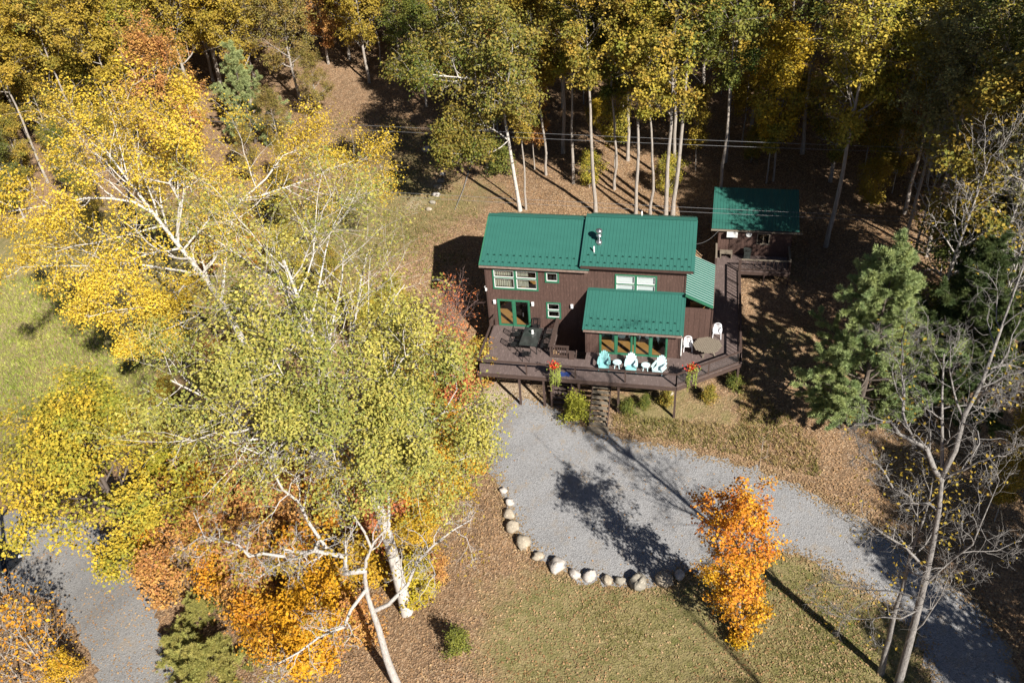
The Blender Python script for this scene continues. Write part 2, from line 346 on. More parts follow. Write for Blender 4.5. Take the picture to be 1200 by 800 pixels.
# ---------------------------------------------------------------- house
house = empty('house', (0, 0, 0))
tag(house, 'dark brown sided two storey house with green ribbed metal roofs', 'house')
def intervals(lo, hi, cuts):
    out = []; p = lo
    for a, b in sorted(cuts):
        if b <= lo or a >= hi: continue
        if a > p: out.append((p, a))
        p = max(p, b)
    if p < hi: out.append((p, hi))
    return out
def wall(name, ax, c, a0, a1, z0, top, openings=(), thick=.14, out=-1, parent=house, mat=None, pitch=.2):
    """wall on plane (axis ax = 'y' front wall at y=c, or 'x' side wall at x=c); out = sign of the outside normal"""
    core, boards = MB(), MB()
    def put(mb, u0, u1, d0, d1, zz0, zt0, zt1):
        lo, hi = min(d0, d1), max(d0, d1)
        V = [((u, d) if ax == 'y' else (d, u)) + (z,) for d in (lo, hi) for u, z in ((u0, zz0), (u1, zz0), (u1, zt1), (u0, zt0))]
        mb.add(V, [(0, 1, 2, 3), (7, 6, 5, 4), (0, 4, 5, 1), (1, 5, 6, 2), (2, 6, 7, 3), (3, 7, 4, 0)])
    tf = top if callable(top) else (lambda u: top)
    edges = sorted(set([a0, a1] + [e for o in openings for e in o[:2]] + ([] if not callable(top) else list(np.linspace(a0, a1, 9)))))
    for u0, u1 in zip(edges[:-1], edges[1:]):
        um = (u0 + u1) / 2
        for p, q in intervals(z0, min(tf(u0), tf(u1)) if not callable(top) else tf(um), [(o[2], o[3]) for o in openings if o[0] < um < o[1]]):
            last = callable(top) and abs(q - tf(um)) < 1e-6
            put(core, u0, u1, c, c - out * thick, p, tf(u0) if last else q, tf(u1) if last else q)
    u = a0
    while u < a1 - .02:
        u1 = min(u + pitch - .013, a1); um = (u + u1) / 2
        for p, q in intervals(z0, tf(um), [(o[2], o[3]) for o in openings if o[0] - .1 < um < o[1] + .1]):
            last = abs(q - tf(um)) < 1e-6
            put(boards, u, u1, c + out * .003, c + out * .011, p, tf(u) if last else q, tf(u1) if last else q)
        u += pitch
    o1 = core.build(name, mat or M['siding'], parent); o2 = boards.build('siding', mat or M['siding'], o1); o2['kind'] = 'stuff'
    return o1

W1 = (.58, 3.55, 3.2, 4.62); S1 = (4.25, 5.0, 3.95, 4.60); S2 = (4.25, 5.06, .98, 2.1); D1 = (.78, 2.86, .06, 2.12)
wall('wall', 'y', 0, 0, 7.1, -3.2, 5.0, [W1, S1, S2, D1])
gab = lambda y: 5.2 + min(y + .3, 7.2 - y) * .48 - .12
wall('wall', 'x', 0, 0.0, 6.9, -3.2, lambda y: min(5.02 + (y + .3) * .485, 5.02 + (7.2 - y) * .485) - .08, out=-1)
wall('wall', 'y', 6.9, 0, 13.5, -3.2, 5.1, out=1)
UW = (8.98, 11.55, 3.48, 4.62)
wall('wall', 'y', .1, 7.1, 13.5, 2.3, 5.35, [UW])
wall('wall', 'x', 13.5, .1, 6.9, -3.2, lambda y: min(5.45 + (y + .27) * .47, 5.45 + (7.2 - y) * .47) - .1, out=1)
PD = (8.12, 12.62, .05, 2.0)
wall('wall', 'y', -2.45, 7.25, 13.4, -2.9, 2.28, [PD])
sl = lambda y: 2.16 + (y + 2.85) * .44 - .06
wall('wall', 'x', 7.25, -2.31, .0, -2.9, sl, out=-1); wall('wall', 'x', 13.4, -2.31, .1, -2.9, sl, out=1)
wall('wall', 'y', -.1, 13.53, 15.4, -.9, 2.42, pitch=.36); wall('wall', 'x', 15.4, -.1, 4.9, -.9, 2.42, out=1, pitch=.36)
inn = MB(); inn.box(7.4, 13.25, -2.3, 6.7, -.08, .03); inn.build('floor', M['floor'], house)
inn = MB(); inn.box(.15, 7.0, .15, 6.7, -.06, .0).box(.15, 13.3, .25, 6.7, 2.55, 2.7); inn.build('floor', M['floor'], house)
inn = MB(); inn.box(7.02, 7.1, .15, 6.7, -.0, 5.2).box(.2, 13.3, 4.4, 4.5, 0.04, 5.0); inn.build('interior_wall', M['inside'], house)
# corner boards and trim
for x, y, z0, z1 in [(0, 0, -2.9, 4.95), (7.25, -2.45, -2.8, 2.25), (13.4, -2.45, -2.8, 2.25), (13.5, .1, 3.55, 5.3), (15.4, -.1, -.9, 2.4)]:
    MB().box(x - .06 if x < 1 else x - .05, x + .05, y - .05, y + .05, z0, z1).build('corner_board', M['trimbrown'], house)

def ribbed(name, A, B, C, D, pitch=.2286, mat=None, rib=.02, ribw=.03, thick=.07, stripes=None):
    """sheet with corners A (eave start) B (eave end) C (ridge end) D (ridge start); ribs run from eave to ridge"""
    A, B, C, D = [np.array(p, float) for p in (A, B, C, D)]
    nrm = np.cross(B - A, D - A); nrm /= np.linalg.norm(nrm); L = np.linalg.norm(B - A); s = 0.0; prof = [(0, 0)]
    k = 0; x = pitch / 2
    while x + ribw < L:
        prof += [(x - ribw * .75, 0), (x - ribw * .35, rib), (x + ribw * .35, rib), (x + ribw * .75, 0)]; x += pitch
    prof += [(L, 0)]
    n = len(prof); V = []
    for (a, h) in prof: V.append(A + (B - A) * a / L + nrm * h)
    for (a, h) in prof: V.append(D + (C - D) * a / L + nrm * h)
    mb = MB(); mb.add(V, [(i, i + 1, n + i + 1, n + i) for i in range(n - 1)])
    o = mb.build(name, mat or M['roof'], house)
    und = MB(); b0 = nrm * -.004; t = nrm * -thick
    und.add([A + b0, B + b0, C + b0, D + b0, A + t, B + t, C + t, D + t], [(0, 1, 2, 3), (7, 6, 5, 4), (0, 4, 5, 1), (1, 5, 6, 2), (2, 6, 7, 3), (3, 7, 4, 0)])
    und.build('roof_deck', M['trimbrown'], o)
    return o, A, B, C, D, nrm, L
def guards(o, A, B, C, D, nrm, L, rows, pitch=.4572):
    mb = MB(); d = (D - A); d /= np.linalg.norm(d); e = (B - A) / L
    for r, (dist, off) in enumerate(rows):
        x = pitch * (.5 + off)
        while x < L - .1:
            p = A + e * x + d * dist
            V = [p - e * .07, p + e * .07, p + d * .13, p - e * .07 + nrm * .08, p + e * .07 + nrm * .08, p + d * .05 + nrm * .08]
            mb.add(V, [(0, 1, 4, 3), (1, 2, 5, 4), (2, 0, 3, 5), (3, 4, 5)]); x += pitch
    g = mb.build('snow_guards', M['roofdark'], o); g['kind'] = 'stuff'
def flash(pts, wd, ht, name='ridge_cap', mat=None, parent=house):
    mb = MB()
    for a, b in zip(pts[:-1], pts[1:]): mb.beam(a, b, wd, ht)
    return mb.build(name, mat or M['roof'], parent)
# left block
e, rz, ry = 5.13, 6.956, 3.443
r1 = ribbed('roof', (-.3, -.32, e), (7.19, -.32, e), (7.0, ry, rz), (-.3, ry, rz)); guards(*r1, [(.28, 0), (.85, .5)])
ribbed('roof', (7.0, 7.2, e), (-.3, 7.2, e), (-.3, ry, rz), (7.0, ry, rz))
flash([(-.32, ry, rz + .03), (6.75, ry, rz + .03)], .3, .05)
# right block
e2, ey, r2z, r2y = 5.45, -.27, 7.21, 3.42
r2 = ribbed('roof', (6.60, ey, e2), (13.98, ey, e2), (13.98, r2y, r2z), (6.60, r2y, r2z)); guards(*r2, [(.28, 0), (.85, .5)])
ribbed('roof', (13.98, 7.1, e2), (6.60, 7.1, e2), (6.60, r2y, r2z), (13.98, r2y, r2z))
flash([(6.58, r2y, r2z + .03), (14.0, r2y, r2z + .03)], .3, .05)
# lower room roof
r3 = ribbed('roof', (7.08, -2.85, 2.16), (13.56, -2.85, 2.16), (13.56, .08, 3.45), (7.08, .08, 3.45)); guards(*r3, [(.28, 0), (.85, .5)])
flash([(7.06, .04, 3.5), (13.58, .04, 3.5)], .16, .1, 'flashing')
# rakes, fascias, gutters
for a, b, nm, m_ in [((-.33, -.36, e - .10), (7.15, -.36, e - .10), 'gutter', 'gutter'), ((6.62, -.30, e2 - .09), (13.96, -.30, e2 - .09), 'fascia', 'trimbrown'), ((7.1, -2.89, 2.06), (13.55, -2.89, 2.06), 'gutter', 'gutter'),
                     ((-.32, -.3, e - .06), (-.32, ry, rz - .06), 'rake_board', 'green'), ((6.59, ey, e2 - .09), (6.59, r2y, r2z - .09), 'rake_board', 'roof'), ((13.99, ey, e2 - .09), (13.99, r2y, r2z - .09), 'rake_board', 'roof'), ((13.57, -2.85, 2.08), (13.57, .05, 3.37), 'rake_board', 'roof'), ((7.07, -2.85, 2.08), (7.07, .05, 3.37), 'rake_board', 'roof')]:
    MB().beam(a, b, .07, .16 if nm != 'gutter' else .12).build(nm, M[m_], house)
# closed gable between the two roofs
MB().prism([(-.2, e + .02), (ry, rz), (r2y, r2z - .12), (-.2, e2 - .1)], 6.63, 6.7, 0).build('gable_infill', M['siding'], house)
# lean-to awning sloping down to the right; sun glare coloured in as pale stripes
A_, B_, C_, D_ = np.array((15.4, -.2, 2.72)), np.array((15.5, 5.1, 2.72)), np.array((13.56, 5.1, 3.62)), np.array((13.56, -.28, 3.62))
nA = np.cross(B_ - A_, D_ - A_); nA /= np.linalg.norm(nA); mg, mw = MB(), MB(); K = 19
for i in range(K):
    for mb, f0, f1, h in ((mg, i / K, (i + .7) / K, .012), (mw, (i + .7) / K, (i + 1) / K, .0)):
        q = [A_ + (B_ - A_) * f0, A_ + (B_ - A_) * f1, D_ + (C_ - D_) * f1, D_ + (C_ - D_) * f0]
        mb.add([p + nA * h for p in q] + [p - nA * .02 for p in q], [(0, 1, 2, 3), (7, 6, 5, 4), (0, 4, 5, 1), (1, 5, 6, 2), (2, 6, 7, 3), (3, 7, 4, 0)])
aw = mg.build('awning', M['roof'], house); aw['label'] = 'green metal lean-to roof with sun glare painted as pale stripes'; k_ = mw.build('awning_glare', pm('painted_glare_green', (.42, .54, .50), (.36, .48, .44), 2, .4, .4), aw); k_['kind'] = 'stuff'
MB().beam(A_ + (0, -.03, -.03), D_ + (0, -.03, -.03), .06, .14).build('rake_board', M['green'], house)
MB().beam((15.42, -.1, 2.6), (15.5, 5.1, 2.6), .05, .1).build('gutter', M['gutter'], house)
MB().box(13.9, 14.9, .6, .66, 1.0, 2.5).build('interior_wall', M['floor'], house)
MB().box(13.55, 15.3, -.03, 4.8, -.3, -.05).build('floor', M['deck'], house)
MB().tube([(13.52, -2.52, .3), (13.52, -2.52, 2.0), (13.5, -2.85, 2.1)], .045, 6).build('downspout', M['white'], house)
MB().tube([(7.2, -2.55, .05), (7.2, -2.55, 1.95), (7.2, -2.85, 2.05)], .035, 6).build('downspout', M['trimbrown'], house)

def window(x0, x1, z0, z1, y, cols, rows, trim=.11, sash='white', back=None, rail_rows=None, name='window', fr='green', curtain=False):
    mb = MB(); yo = y - .05
    mb.box(x0 - trim, x1 + trim, yo, y + .05, z1, z1 + trim).box(x0 - trim, x1 + trim, yo - .02, y + .05, z0 - trim, z0)
    mb.box(x0 - trim, x0, yo, y + .05, z0, z1).box(x1, x1 + trim, yo, y + .05, z0, z1)
    xs = np.linspace(x0, x1, cols + 1); zs = np.array(rail_rows if rail_rows is not None else np.linspace(z0, z1, rows + 1))
    mw_ = trim * .75
    for x in xs[1:-1]: mb.box(x - mw_, x + mw_, yo + .006, y + .05, z0, z1)
    for z in zs[1:-1]:
        for a, b in zip(xs[:-1], xs[1:]): mb.box(a, b, yo + .009, y + .05, z - mw_ * .5, z + mw_ * .5)
    wd = mb.build(name, M[fr], house)
    for a, b in zip(xs[:-1], xs[1:]):
        for c, d in zip(zs[:-1], zs[1:]):
            a2, b2, c2, d2 = a + (mw_ if a > x0 else 0), b - (mw_ if b < x1 else 0), c + (mw_ * .5 if c > z0 else 0), d - (mw_ * .5 if d < z1 else 0)
            s = .045; sh = MB(); sh.box(a2, b2, y - .02, y + .03, c2, c2 + s).box(a2, b2, y - .02, y + .03, d2 - s, d2).box(a2, a2 + s, y - .02, y + .03, c2 + s, d2 - s).box(b2 - s, b2, y - .02, y + .03, c2 + s, d2 - s)
            sh.build('sash', M[sash], wd); MB().add([(a2 + s, y + .005, c2 + s), (b2 - s, y + .005, c2 + s), (b2 - s, y + .005, d2 - s), (a2 + s, y + .005, d2 - s)], [(0, 1, 2, 3)]).build('pane', M['glass'], wd)
            if back: MB().box(a2 + .01, b2 - .01, y + .09, y + .10, c2 + (.0 if back == 'blind' else 0), d2).build('blind', M[back], wd)
            if curtain:
                cm = MB(); n_ = 9; wv = np.linspace(a2 + .02, a2 + (b2 - a2) * (.95 if a == x0 else .55), 2 * n_)
                for q0, q1, kk in zip(wv[:-1], wv[1:], range(99)): cm.add([(q0, y + .2 + .04 * (kk % 2), c2), (q1, y + .2 + .04 * ((kk + 1) % 2), c2), (q1, y + .2 + .04 * ((kk + 1) % 2), d2), (q0, y + .2 + .04 * (kk % 2), d2)], [(0, 1, 2, 3)])
                cm.build('curtain', M['curtain'], wd)
    return wd
window(*W1, 0, 2, 2, rail_rows=[3.2, 4.02, 4.62], curtain=True)
window(*S1, 0, 1, 1); window(*S2, 0, 1, 2)
w_ = window(*UW, .1, 2, 2, sash='white', back='blind', rail_rows=[3.48, 3.98, 4.62])
d_ = window(*D1, 0, 2, 1, sash='green', name='sliding_door', trim=.12); MB().box(2.45, 2.5, -.09, -.05, .9, 1.2).build('door_handle', M['steel'], d_)
for x0, x1 in ((8.12, 10.33), (10.41, 12.62)): window(x0 + .1, x1 - .1, .06, 2.0, -2.45, 2, 1, sash='green', name='sliding_door', trim=.1)
for x, y in ((.48, -.02), (3.2, -.02), (5.95, -.02)):
    l = MB().box(x - .09, x + .09, y - .13, y, 1.88, 2.16).build('wall_lamp', M['lamp'], house); MB().box(x - .06, x + .06, y - .16, y - .13, 1.92, 2.12).build('lamp_glass', M['lamp'], l)
fl = MB().box(-.08, .02, -.2, -.05, 2.95, 3.12).build('flood_light', M['white'], house); MB().tube([(-.05, -.12, 3.12), (-.12, -.2, 3.3), (-.05, -.25, 3.4)], .025, 6).build('lamp_arm', M['white'], fl)
# flues
f_ = MB().lathe([(.12, -.5), (.12, .55), (.21, .56), (.21, .62), (.15, .63), (.15, .80), (.23, .81), (.23, .95), (.19, 1.02), (.06, 1.06)], 16, (7.65, 1.49, 6.22)).build('chimney_flue', M['steel'], house, True)
MB().lathe([(.26, -.12), (.2, .1), (.13, .14)], 14, (7.65, 1.49, 6.30)).build('flue_boot', M['steel'], f_, True)
MB().lathe([(.055, -.3), (.055, .38), (.04, .4)], 10, (7.40, .75, 5.98)).build('vent_pipe', M['white'], house, True)
MB().lathe([(.055, -.3), (.055, .3), (.04, .32)], 10, (10.2, 5.2, 6.4)).build('vent_pipe', M['white'], house, True)
tag(MB().box(9.7, 10.6, 10.05, 10.8, T(10, 10.4) - .1, T(10, 10.4) + .7).build('storage_bin', M['plastic'], None), 'white plastic storage bin on leaf litter behind the house', 'bin')

# ---------------------------------------------------------------- deck
deck = empty('deck', (0, 0, 0)); tag(deck, 'brown stained wooden deck wrapping the front and side of the house', 'deck')
def front(x): return -5.45 if x <= 13.39 else -5.45 + (x - 13.39) * (2.88 / 3.93)
mb = MB(); x = .3
while x < 17.42:
    xm = x + .07; yf = (front(x) + front(x + .1410)) / 2
    if xm < 4.95: segs = [(yf, -.03)]
    elif xm < 7.2: segs = [(yf, -3.3)]
    elif xm < 13.45: segs = [(yf, -2.48)]
    elif xm < 15.45: segs = [(yf, -.13)]
    else: segs = [(yf, 8.85)]
    for a, b in segs:
        dz = random.uniform(-.001, .001); f0, f1 = (front(x), front(x + .1410)) if a == yf else (a, a)
        V = [(x, f0, -.035 + dz), (x + .1410, f1, -.035 + dz), (x + .1410, b, -.035 + dz), (x, b, -.035 + dz), (x, f0, dz), (x + .1410, f1, dz), (x + .1410, b, dz), (x, b, dz)]
        mb.add(V, [(3, 2, 1, 0), (4, 5, 6, 7), (0, 1, 5, 4), (1, 2, 6, 5), (2, 3, 7, 6), (3, 0, 4, 7)])
    x += .142
b_ = mb.build('deck_boards', M['deck'], deck); b_['kind'] = 'stuff'
ED = [(.3, -.1), (.3, -5.47), (13.39, -5.47), (17.42, -2.52), (17.45, 8.85)]
for a, b in zip(ED[:-1], ED[1:]):
    d = np.array(b) - np.array(a); d /= np.linalg.norm(d); n_ = np.array([d[1], -d[0]])
    MB().beam((*(np.array(a) + n_ * .03), -.16), (*(np.array(b) + n_ * .03), -.16), .05, .27).build('fascia', M['rail'], deck)
for y in np.arange(-5.0, -2.4, .45): MB().box(.35, 13.3 if y < -3.4 or y > -1 else 4.9, y, y + .05, -.25, -.04).build('joist', M['trimbrown'], deck)
for y in np.arange(-2.0, 8.8, .8): MB().box(15.5, 17.4, y, y + .05, -.25, -.04).build('joist', M['trimbrown'], deck)
def support(x, y, s=.14):
    MB().box(x - s / 2, x + s / 2, y - s / 2, y + s / 2, float(T(x, y)) - .15, -.04).build('support_post', M['rail'], deck)
for x, y in [(.45, -5.3), (3.1, -5.3), (4.75, -5.3), (7.1, -5.3), (9.7, -5.3), (13.35, -5.3), (17.3, -2.45), (17.3, .8), (17.3, 4.2), (17.3, 7.8), (.45, -2.6), (3.1, -2.6), (15.6, 7.8), (10, -2.8)]: support(x, y)
def railing(pts, n_, start=True, end=True, mid=None, top=.96, bal=None):
    pts = np.array(pts, float)
    for a, b in zip(pts[:-1], pts[1:]):
        k = max(1, int(round(np.linalg.norm(b - a) / n_)))
        for i in range(k + 1):
            p = a + (b - a) * i / k
            if i == k and b is not pts[-1] and not np.allclose(b, pts[-1]): continue
            MB().box(p[0] - .045, p[0] + .045, p[1] - .045, p[1] + .045, -.02, top - .02).build('railing_post', M['rail'], deck)
        MB().beam((*a, top), (*b, top), .14, .045).build('top_rail', M['rail'], deck)
        if mid:
            for z in mid: MB().beam((*a, z), (*b, z), .045, .07).build('bottom_rail', M['rail'], deck)
        if bal:
            L = np.linalg.norm(b - a)
            for s in np.arange(bal, L, bal):
                p = a + (b - a) * s / L; MB().box(p[0] - .018, p[0] + .018, p[1] - .018, p[1] + .018, .1, top - .02).build('baluster', M['rail'], deck)
railing([(.42, -5.38), (13.36, -5.38)], 3.25)
railing([(13.36, -5.38), (17.33, -2.5)], 2.45, mid=[.1])
railing([(17.33, -2.5), (17.37, 8.8)], 1.9, mid=[.1], bal=.4)
railing([(.42, -5.38), (.42, -.1)], 2.6)
mb = MB(); a, b = np.array((13.36, -5.38)), np.array((17.33, -2.5)); L = np.linalg.norm(b - a)
for s in np.arange(.12, L, .12): p = a + (b - a) * s / L; mb.beam((*p, .12), (*p, .93), .007, .007)
for z in np.arange(.2, .95, .12): mb.beam((*a, z), (*b, z), .007, .007)
q_ = mb.build('wire_mesh', M['steel'], deck); q_['kind'] = 'stuff'

# stair guard with lattice over the stairwell
guard = empty('stair_guard', (4.93, -3.27, 0)); tag(guard, 'brown lattice guard rail round the stair opening in the deck', 'railing')
for x, y in ((0, 0), (0, 1.6), (0, 3.2), (1.17, 0)): MB().box(x - .05, x + .05, y - .05, y + .05, -.02, .93).build('guard_post', M['rail'], guard)
MB().beam((0, -.06, .95), (0, 3.25, .95), .2, .05).build('top_rail', M['rail'], guard); MB().beam((-.05, 0, .93), (1.25, 0, .93), .16, .05).build('top_rail', M['rail'], guard)
MB().beam((0, 0, .12), (1.17, 0, .12), .06, .16).build('bottom_rail', M['rail'], guard)
for x in np.arange(.14, 1.15, .155): MB().box(x - .03, x + .03, -.02, .02, .2, .91).build('baluster', M['rail'], guard)
def lattice(y0, y1, z0, z1, x, parent, mat, st=.11, wd=.032):
    mb = MB(); H = z1 - z0; 
    for sgn in (1, -1):
        u = y0 - H
        while u < y1 + H:
            p, q = (u, z0), (u + H, z1)
            if sgn < 0: p, q = (u, z1), (u + H, z0)
            t0, t1 = max(0, (y0 - u) / H), min(1, (y1 - u) / H)
            if t1 - t0 > .05:
                f = lambda t: (x + .008 * sgn, p[0] + (q[0] - p[0]) * t, p[1] + (q[1] - p[1]) * t)
                mb.beam(f(t0), f(t1), wd, .008, up=(1, 0, 0))
            u += st * 1.414
    o = mb.build('lattice', mat, parent); o['kind'] = 'stuff'; return o
lattice(0.02, 3.2, .05, .9, 0, guard, M['rail'])
MB().box(1.25, 1.6, -.15, .12, -.02, .5).build('storage_box', M['rail'], guard)
# stairs below the deck
def stairs(name, x0, x1, yb, zb, yt, zt, n, label, lat=False):
    s = empty(name, ((x0 + x1) / 2, yb, zb)); w_ = (x1 - x0) / 2; tag(s, label, 'stairs', None)
    for i in range(n):
        f = (i + .5) / n; MB().box(-w_, w_, (yt - yb) * f - .14, (yt - yb) * f + .14, (zt - zb) * f - .02, (zt - zb) * f + .025).build('tread', M['wood'] if not lat else M['deck'], s)
    for x in (-w_ - .03, w_ + .03): MB().beam((x, 0, .05), (x, yt - yb, zt - zb), .05, .26).build('stringer', M['rail'], s)
    if lat:
        for x in (-w_ - .05, w_ + .05): lattice(.2, 2.6, .1, 2.3, x, s, M['rail'])
        for x in (-w_, w_): MB().box(x - .05, x + .05, -.05, .05, -.1, 1.5).build('stair_post', M['rail'], s)
    return s
z_ = float(T(5.9, -5.7)); stairs('stairs', 5.25, 6.5, -5.35, z_, -2.2, -.15, 13, 'shaded brown stairs rising under the deck beside lattice panels', True)
z_ = float(T(8.5, -6.6)); stairs('stairs', 7.95, 9.1, -6.75, z_ + .05, -4.4, z_ + 1.7, 8, 'weathered wooden steps at the driveway edge going under the deck')
tag(MB().prism([(7.8, -7.35), (9.25, -7.3), (9.2, -6.75), (7.85, -6.8)], z_ - .1, z_ + .08).build('stone_slab', M['wood'], None), 'flat tan slab at the foot of the weathered steps', 'slab')

# ---------------------------------------------------------------- shed
shed = empty('shed', (15.7, 11.25, 0)); tag(shed, 'small brown shed with green metal roof and porch under the trees', 'shed')
def into(o, par):                       # keep world coordinates under a moved parent
    o.parent = par; o.matrix_parent_inverse = Matrix.Translation(-Vector(par.location)); return o
_h = house
for args in [('y', 11.25, 15.75, 21.2, -1.2, 2.35, [(16.6, 17.5, 0, 2.0), (18.7, 19.5, 1.1, 1.9)], -1), ('y', 15.0, 15.75, 21.2, -1.2, 2.9, [], 1)]:
    ax, c, a0, a1, z0, tp, ops, ou = args; o = wall('wall', ax, c, a0, a1, z0, tp, ops, out=ou, parent=None); into(o, shed)
for c, ou in ((15.75, -1), (21.2, 1)): o = wall('wall', 'x', c, 11.26, 14.99, -1.2, lambda y: 2.3 + (y - 11.1) * .285 - .1, out=ou, parent=None); into(o, shed)
rr = ribbed('roof', (15.19, 11.05, 2.32), (21.65, 11.05, 2.32), (21.72, 15.5, 3.6), (15.26, 15.5, 3.6)); rr[0].parent = None; into(rr[0], shed)
into(MB().beam((15.15, 11.0, 2.24), (21.9, 11.0, 2.2), .09, .1).build('gutter', M['wood'], None), shed)
into(MB().box(16.62, 17.48, 11.2, 11.27, 0, 1.98).build('door', M['trimbrown'], None), shed)
wn = into(MB().box(18.62, 18.7, 11.18, 11.3, 1.02, 1.98).box(19.5, 19.58, 11.18, 11.3, 1.02, 1.98).box(18.7, 19.5, 11.18, 11.3, 1.02, 1.1).box(18.7, 19.5, 11.18, 11.3, 1.9, 1.98).box(19.07, 19.13, 11.2, 11.28, 1.1, 1.9).build('window', M['wood'], None), shed)
MBp = MB().add([(18.7, 11.26, 1.1), (19.5, 11.26, 1.1), (19.5, 11.26, 1.9), (18.7, 11.26, 1.9)], [(0, 1, 2, 3)]).build('pane', M['glass'], None); MBp.parent = wn
into(MB().box(16.35, 17.15, 10.82, 11.2, 1.75, 2.12).build('cooling_unit', M['white'], None), shed)
into(MB().lathe([(.2, 0), (.22, .02), (.22, .05), (.14, .06), (.14, .03)], 18, (0, 0, 0)).build('round_plaque', M['white'], None), shed)
pl = [o for o in shed.children if o.name.startswith('round_plaque')][0]; pl.matrix_parent_inverse = Matrix(); pl.location = (18.0 - 15.7, 11.22 - 11.25, 1.85); pl.rotation_euler = (math.pi / 2, 0, 0)
porch = empty('porch', (15.6, 8.9, 0)); tag(porch, 'railed wooden porch in front of the small shed', 'porch')
mb = MB(); x = 15.62
while x < 21.1: mb.box(x, x + .1410, 8.9, 11.2, -.035, 0); x += .142
o = mb.build('deck_boards', M['deck'], None); o['kind'] = 'stuff'; into(o, porch)
into(MB().box(15.6, 21.12, 8.85, 8.9, -.3, -.03).build('fascia', M['rail'], None), porch)
for p in [(15.66, 8.95), (15.66, 11.1), (21.05, 8.95), (21.05, 11.1), (17.5, 8.95), (19.3, 8.95)]: into(MB().box(p[0] - .045, p[0] + .045, p[1] - .045, p[1] + .045, float(T(*p)) - .2, .98).build('railing_post', M['rail'], None), porch)
for a, b in [((17.5, 8.95), (21.1, 8.95)), ((15.66, 8.95), (15.66, 11.15)), ((21.05, 8.95), (21.05, 11.15))]:
    into(MB().beam((*a, .98), (*b, .98), .13, .045).build('top_rail', M['wood'], None), porch); into(MB().beam((*a, .12), (*b, .12), .05, .08).build('bottom_rail', M['rail'], None), porch)
    for s in np.arange(.3, np.hypot(b[0] - a[0], b[1] - a[1]), .3):
        L = np.hypot(b[0] - a[0], b[1] - a[1]); x, y = a[0] + (b[0] - a[0]) * s / L, a[1] + (b[1] - a[1]) * s / L
        into(MB().box(x - .018, x + .018, y - .018, y + .018, .12, .96).build('baluster', M['rail'], None), porch)
tag(MB().box(17.75, 18.25, 10.5, 11.0, .0, .75).box(17.72, 18.28, 10.45, 11.05, .75, .8).build('recycling_bin', M['smoked'], None), 'dark lidded bin on the shed porch', 'bin')
tag(MB().box(15.95, 16.9, 10.55, 11.1, .42, .47).box(15.98, 16.05, 10.58, 11.05, 0, .42).box(16.8, 16.87, 10.58, 11.05, 0, .42).build('bench', M['wood'], None), 'weathered low wooden bench on the shed porch', 'bench')

# ---------------------------------------------------------------- furniture on the deck
def adirondack(loc, rz, mat, label, back):
    t = empty('adirondack_chair', loc, rz); tag(t, label, 'chair', 'adirondack chairs on the deck'); m, m2 = M[mat], M[back]
    s = MB()
    for i in range(6):
        y = -.36 + i * .105; s.beam((-.27, y, .36 - i * .032), (.27, y, .36 - i * .032), .095, .02)
    s.build('seat', m, t)
    for i in range(6):                                # fan of back slats leaning back
        u = i - 2.5; h = .86 - .035 * u * u; x0, x1 = u * .088, u * .112
        MB().beam((x0, .20, .20), (x1, .20 + h * .42, .20 + h * .9), .088, .02, up=(0, -1, .4)).build('back_slat', m2, t)
    MB().beam((-.28, .40, .58), (.28, .40, .58), .06, .02).build('back_brace', m, t)
    for sx in (-1, 1):
        V = [(sx * .27, -.42), (sx * .43, -.40), (sx * .44, -.1), (sx * .38, .42), (sx * .28, .42)]
        MB().prism(V if sx > 0 else V[::-1], .53, .555).build('arm', m2, t)
        MB().box(sx * .33 - .015, sx * .33 + .015, -.40, -.28, 0, .53).build('leg', m, t)
        MB().beam((sx * .30, -.40, .33), (sx * .30, .55, .05), .025, .12).build('leg', m, t)
    MB().box(-.3, .3, -.43, -.41, .18, .36).build('front_apron', m, t)
    return t
adirondack((8.6, -3.95, .004), .06, 'aqua', 'solid aqua adirondack chair nearest the stairs, facing the driveway'.replace('nearest the stairs', 'next to the stair opening'), 'aqua')
adirondack((10.38, -3.98, .004), .06, 'aqua', 'aqua adirondack chair with pale back between the two round side tables', 'paleaqua')
adirondack((12.2, -4.02, .004), -.32, 'paleaqua', 'pale bleached adirondack chair turned aside at the deck corner', 'paleaqua')
def side_table(loc, label):
    t = empty('side_table', loc); tag(t, label, 'table', 'round side tables')
    MB().lathe([(.26, 0), (.29, .01), (.29, .035), (.27, .045)], 20, (0, 0, .42)).build('tabletop', M['paleaqua'], t)
    for k in range(4):
        a = math.pi / 4 + k * math.pi / 2; MB().beam((.15 * math.cos(a), .15 * math.sin(a), .42), (.23 * math.cos(a), .23 * math.sin(a), 0), .045, .03).build('leg', M['paleaqua'], t)
side_table((9.46, -3.9, .004), 'pale aqua round side table beside the solid aqua adirondack chair'); side_table((11.32, -3.98, .004), 'pale aqua round side table beside the turned pale adirondack chair')
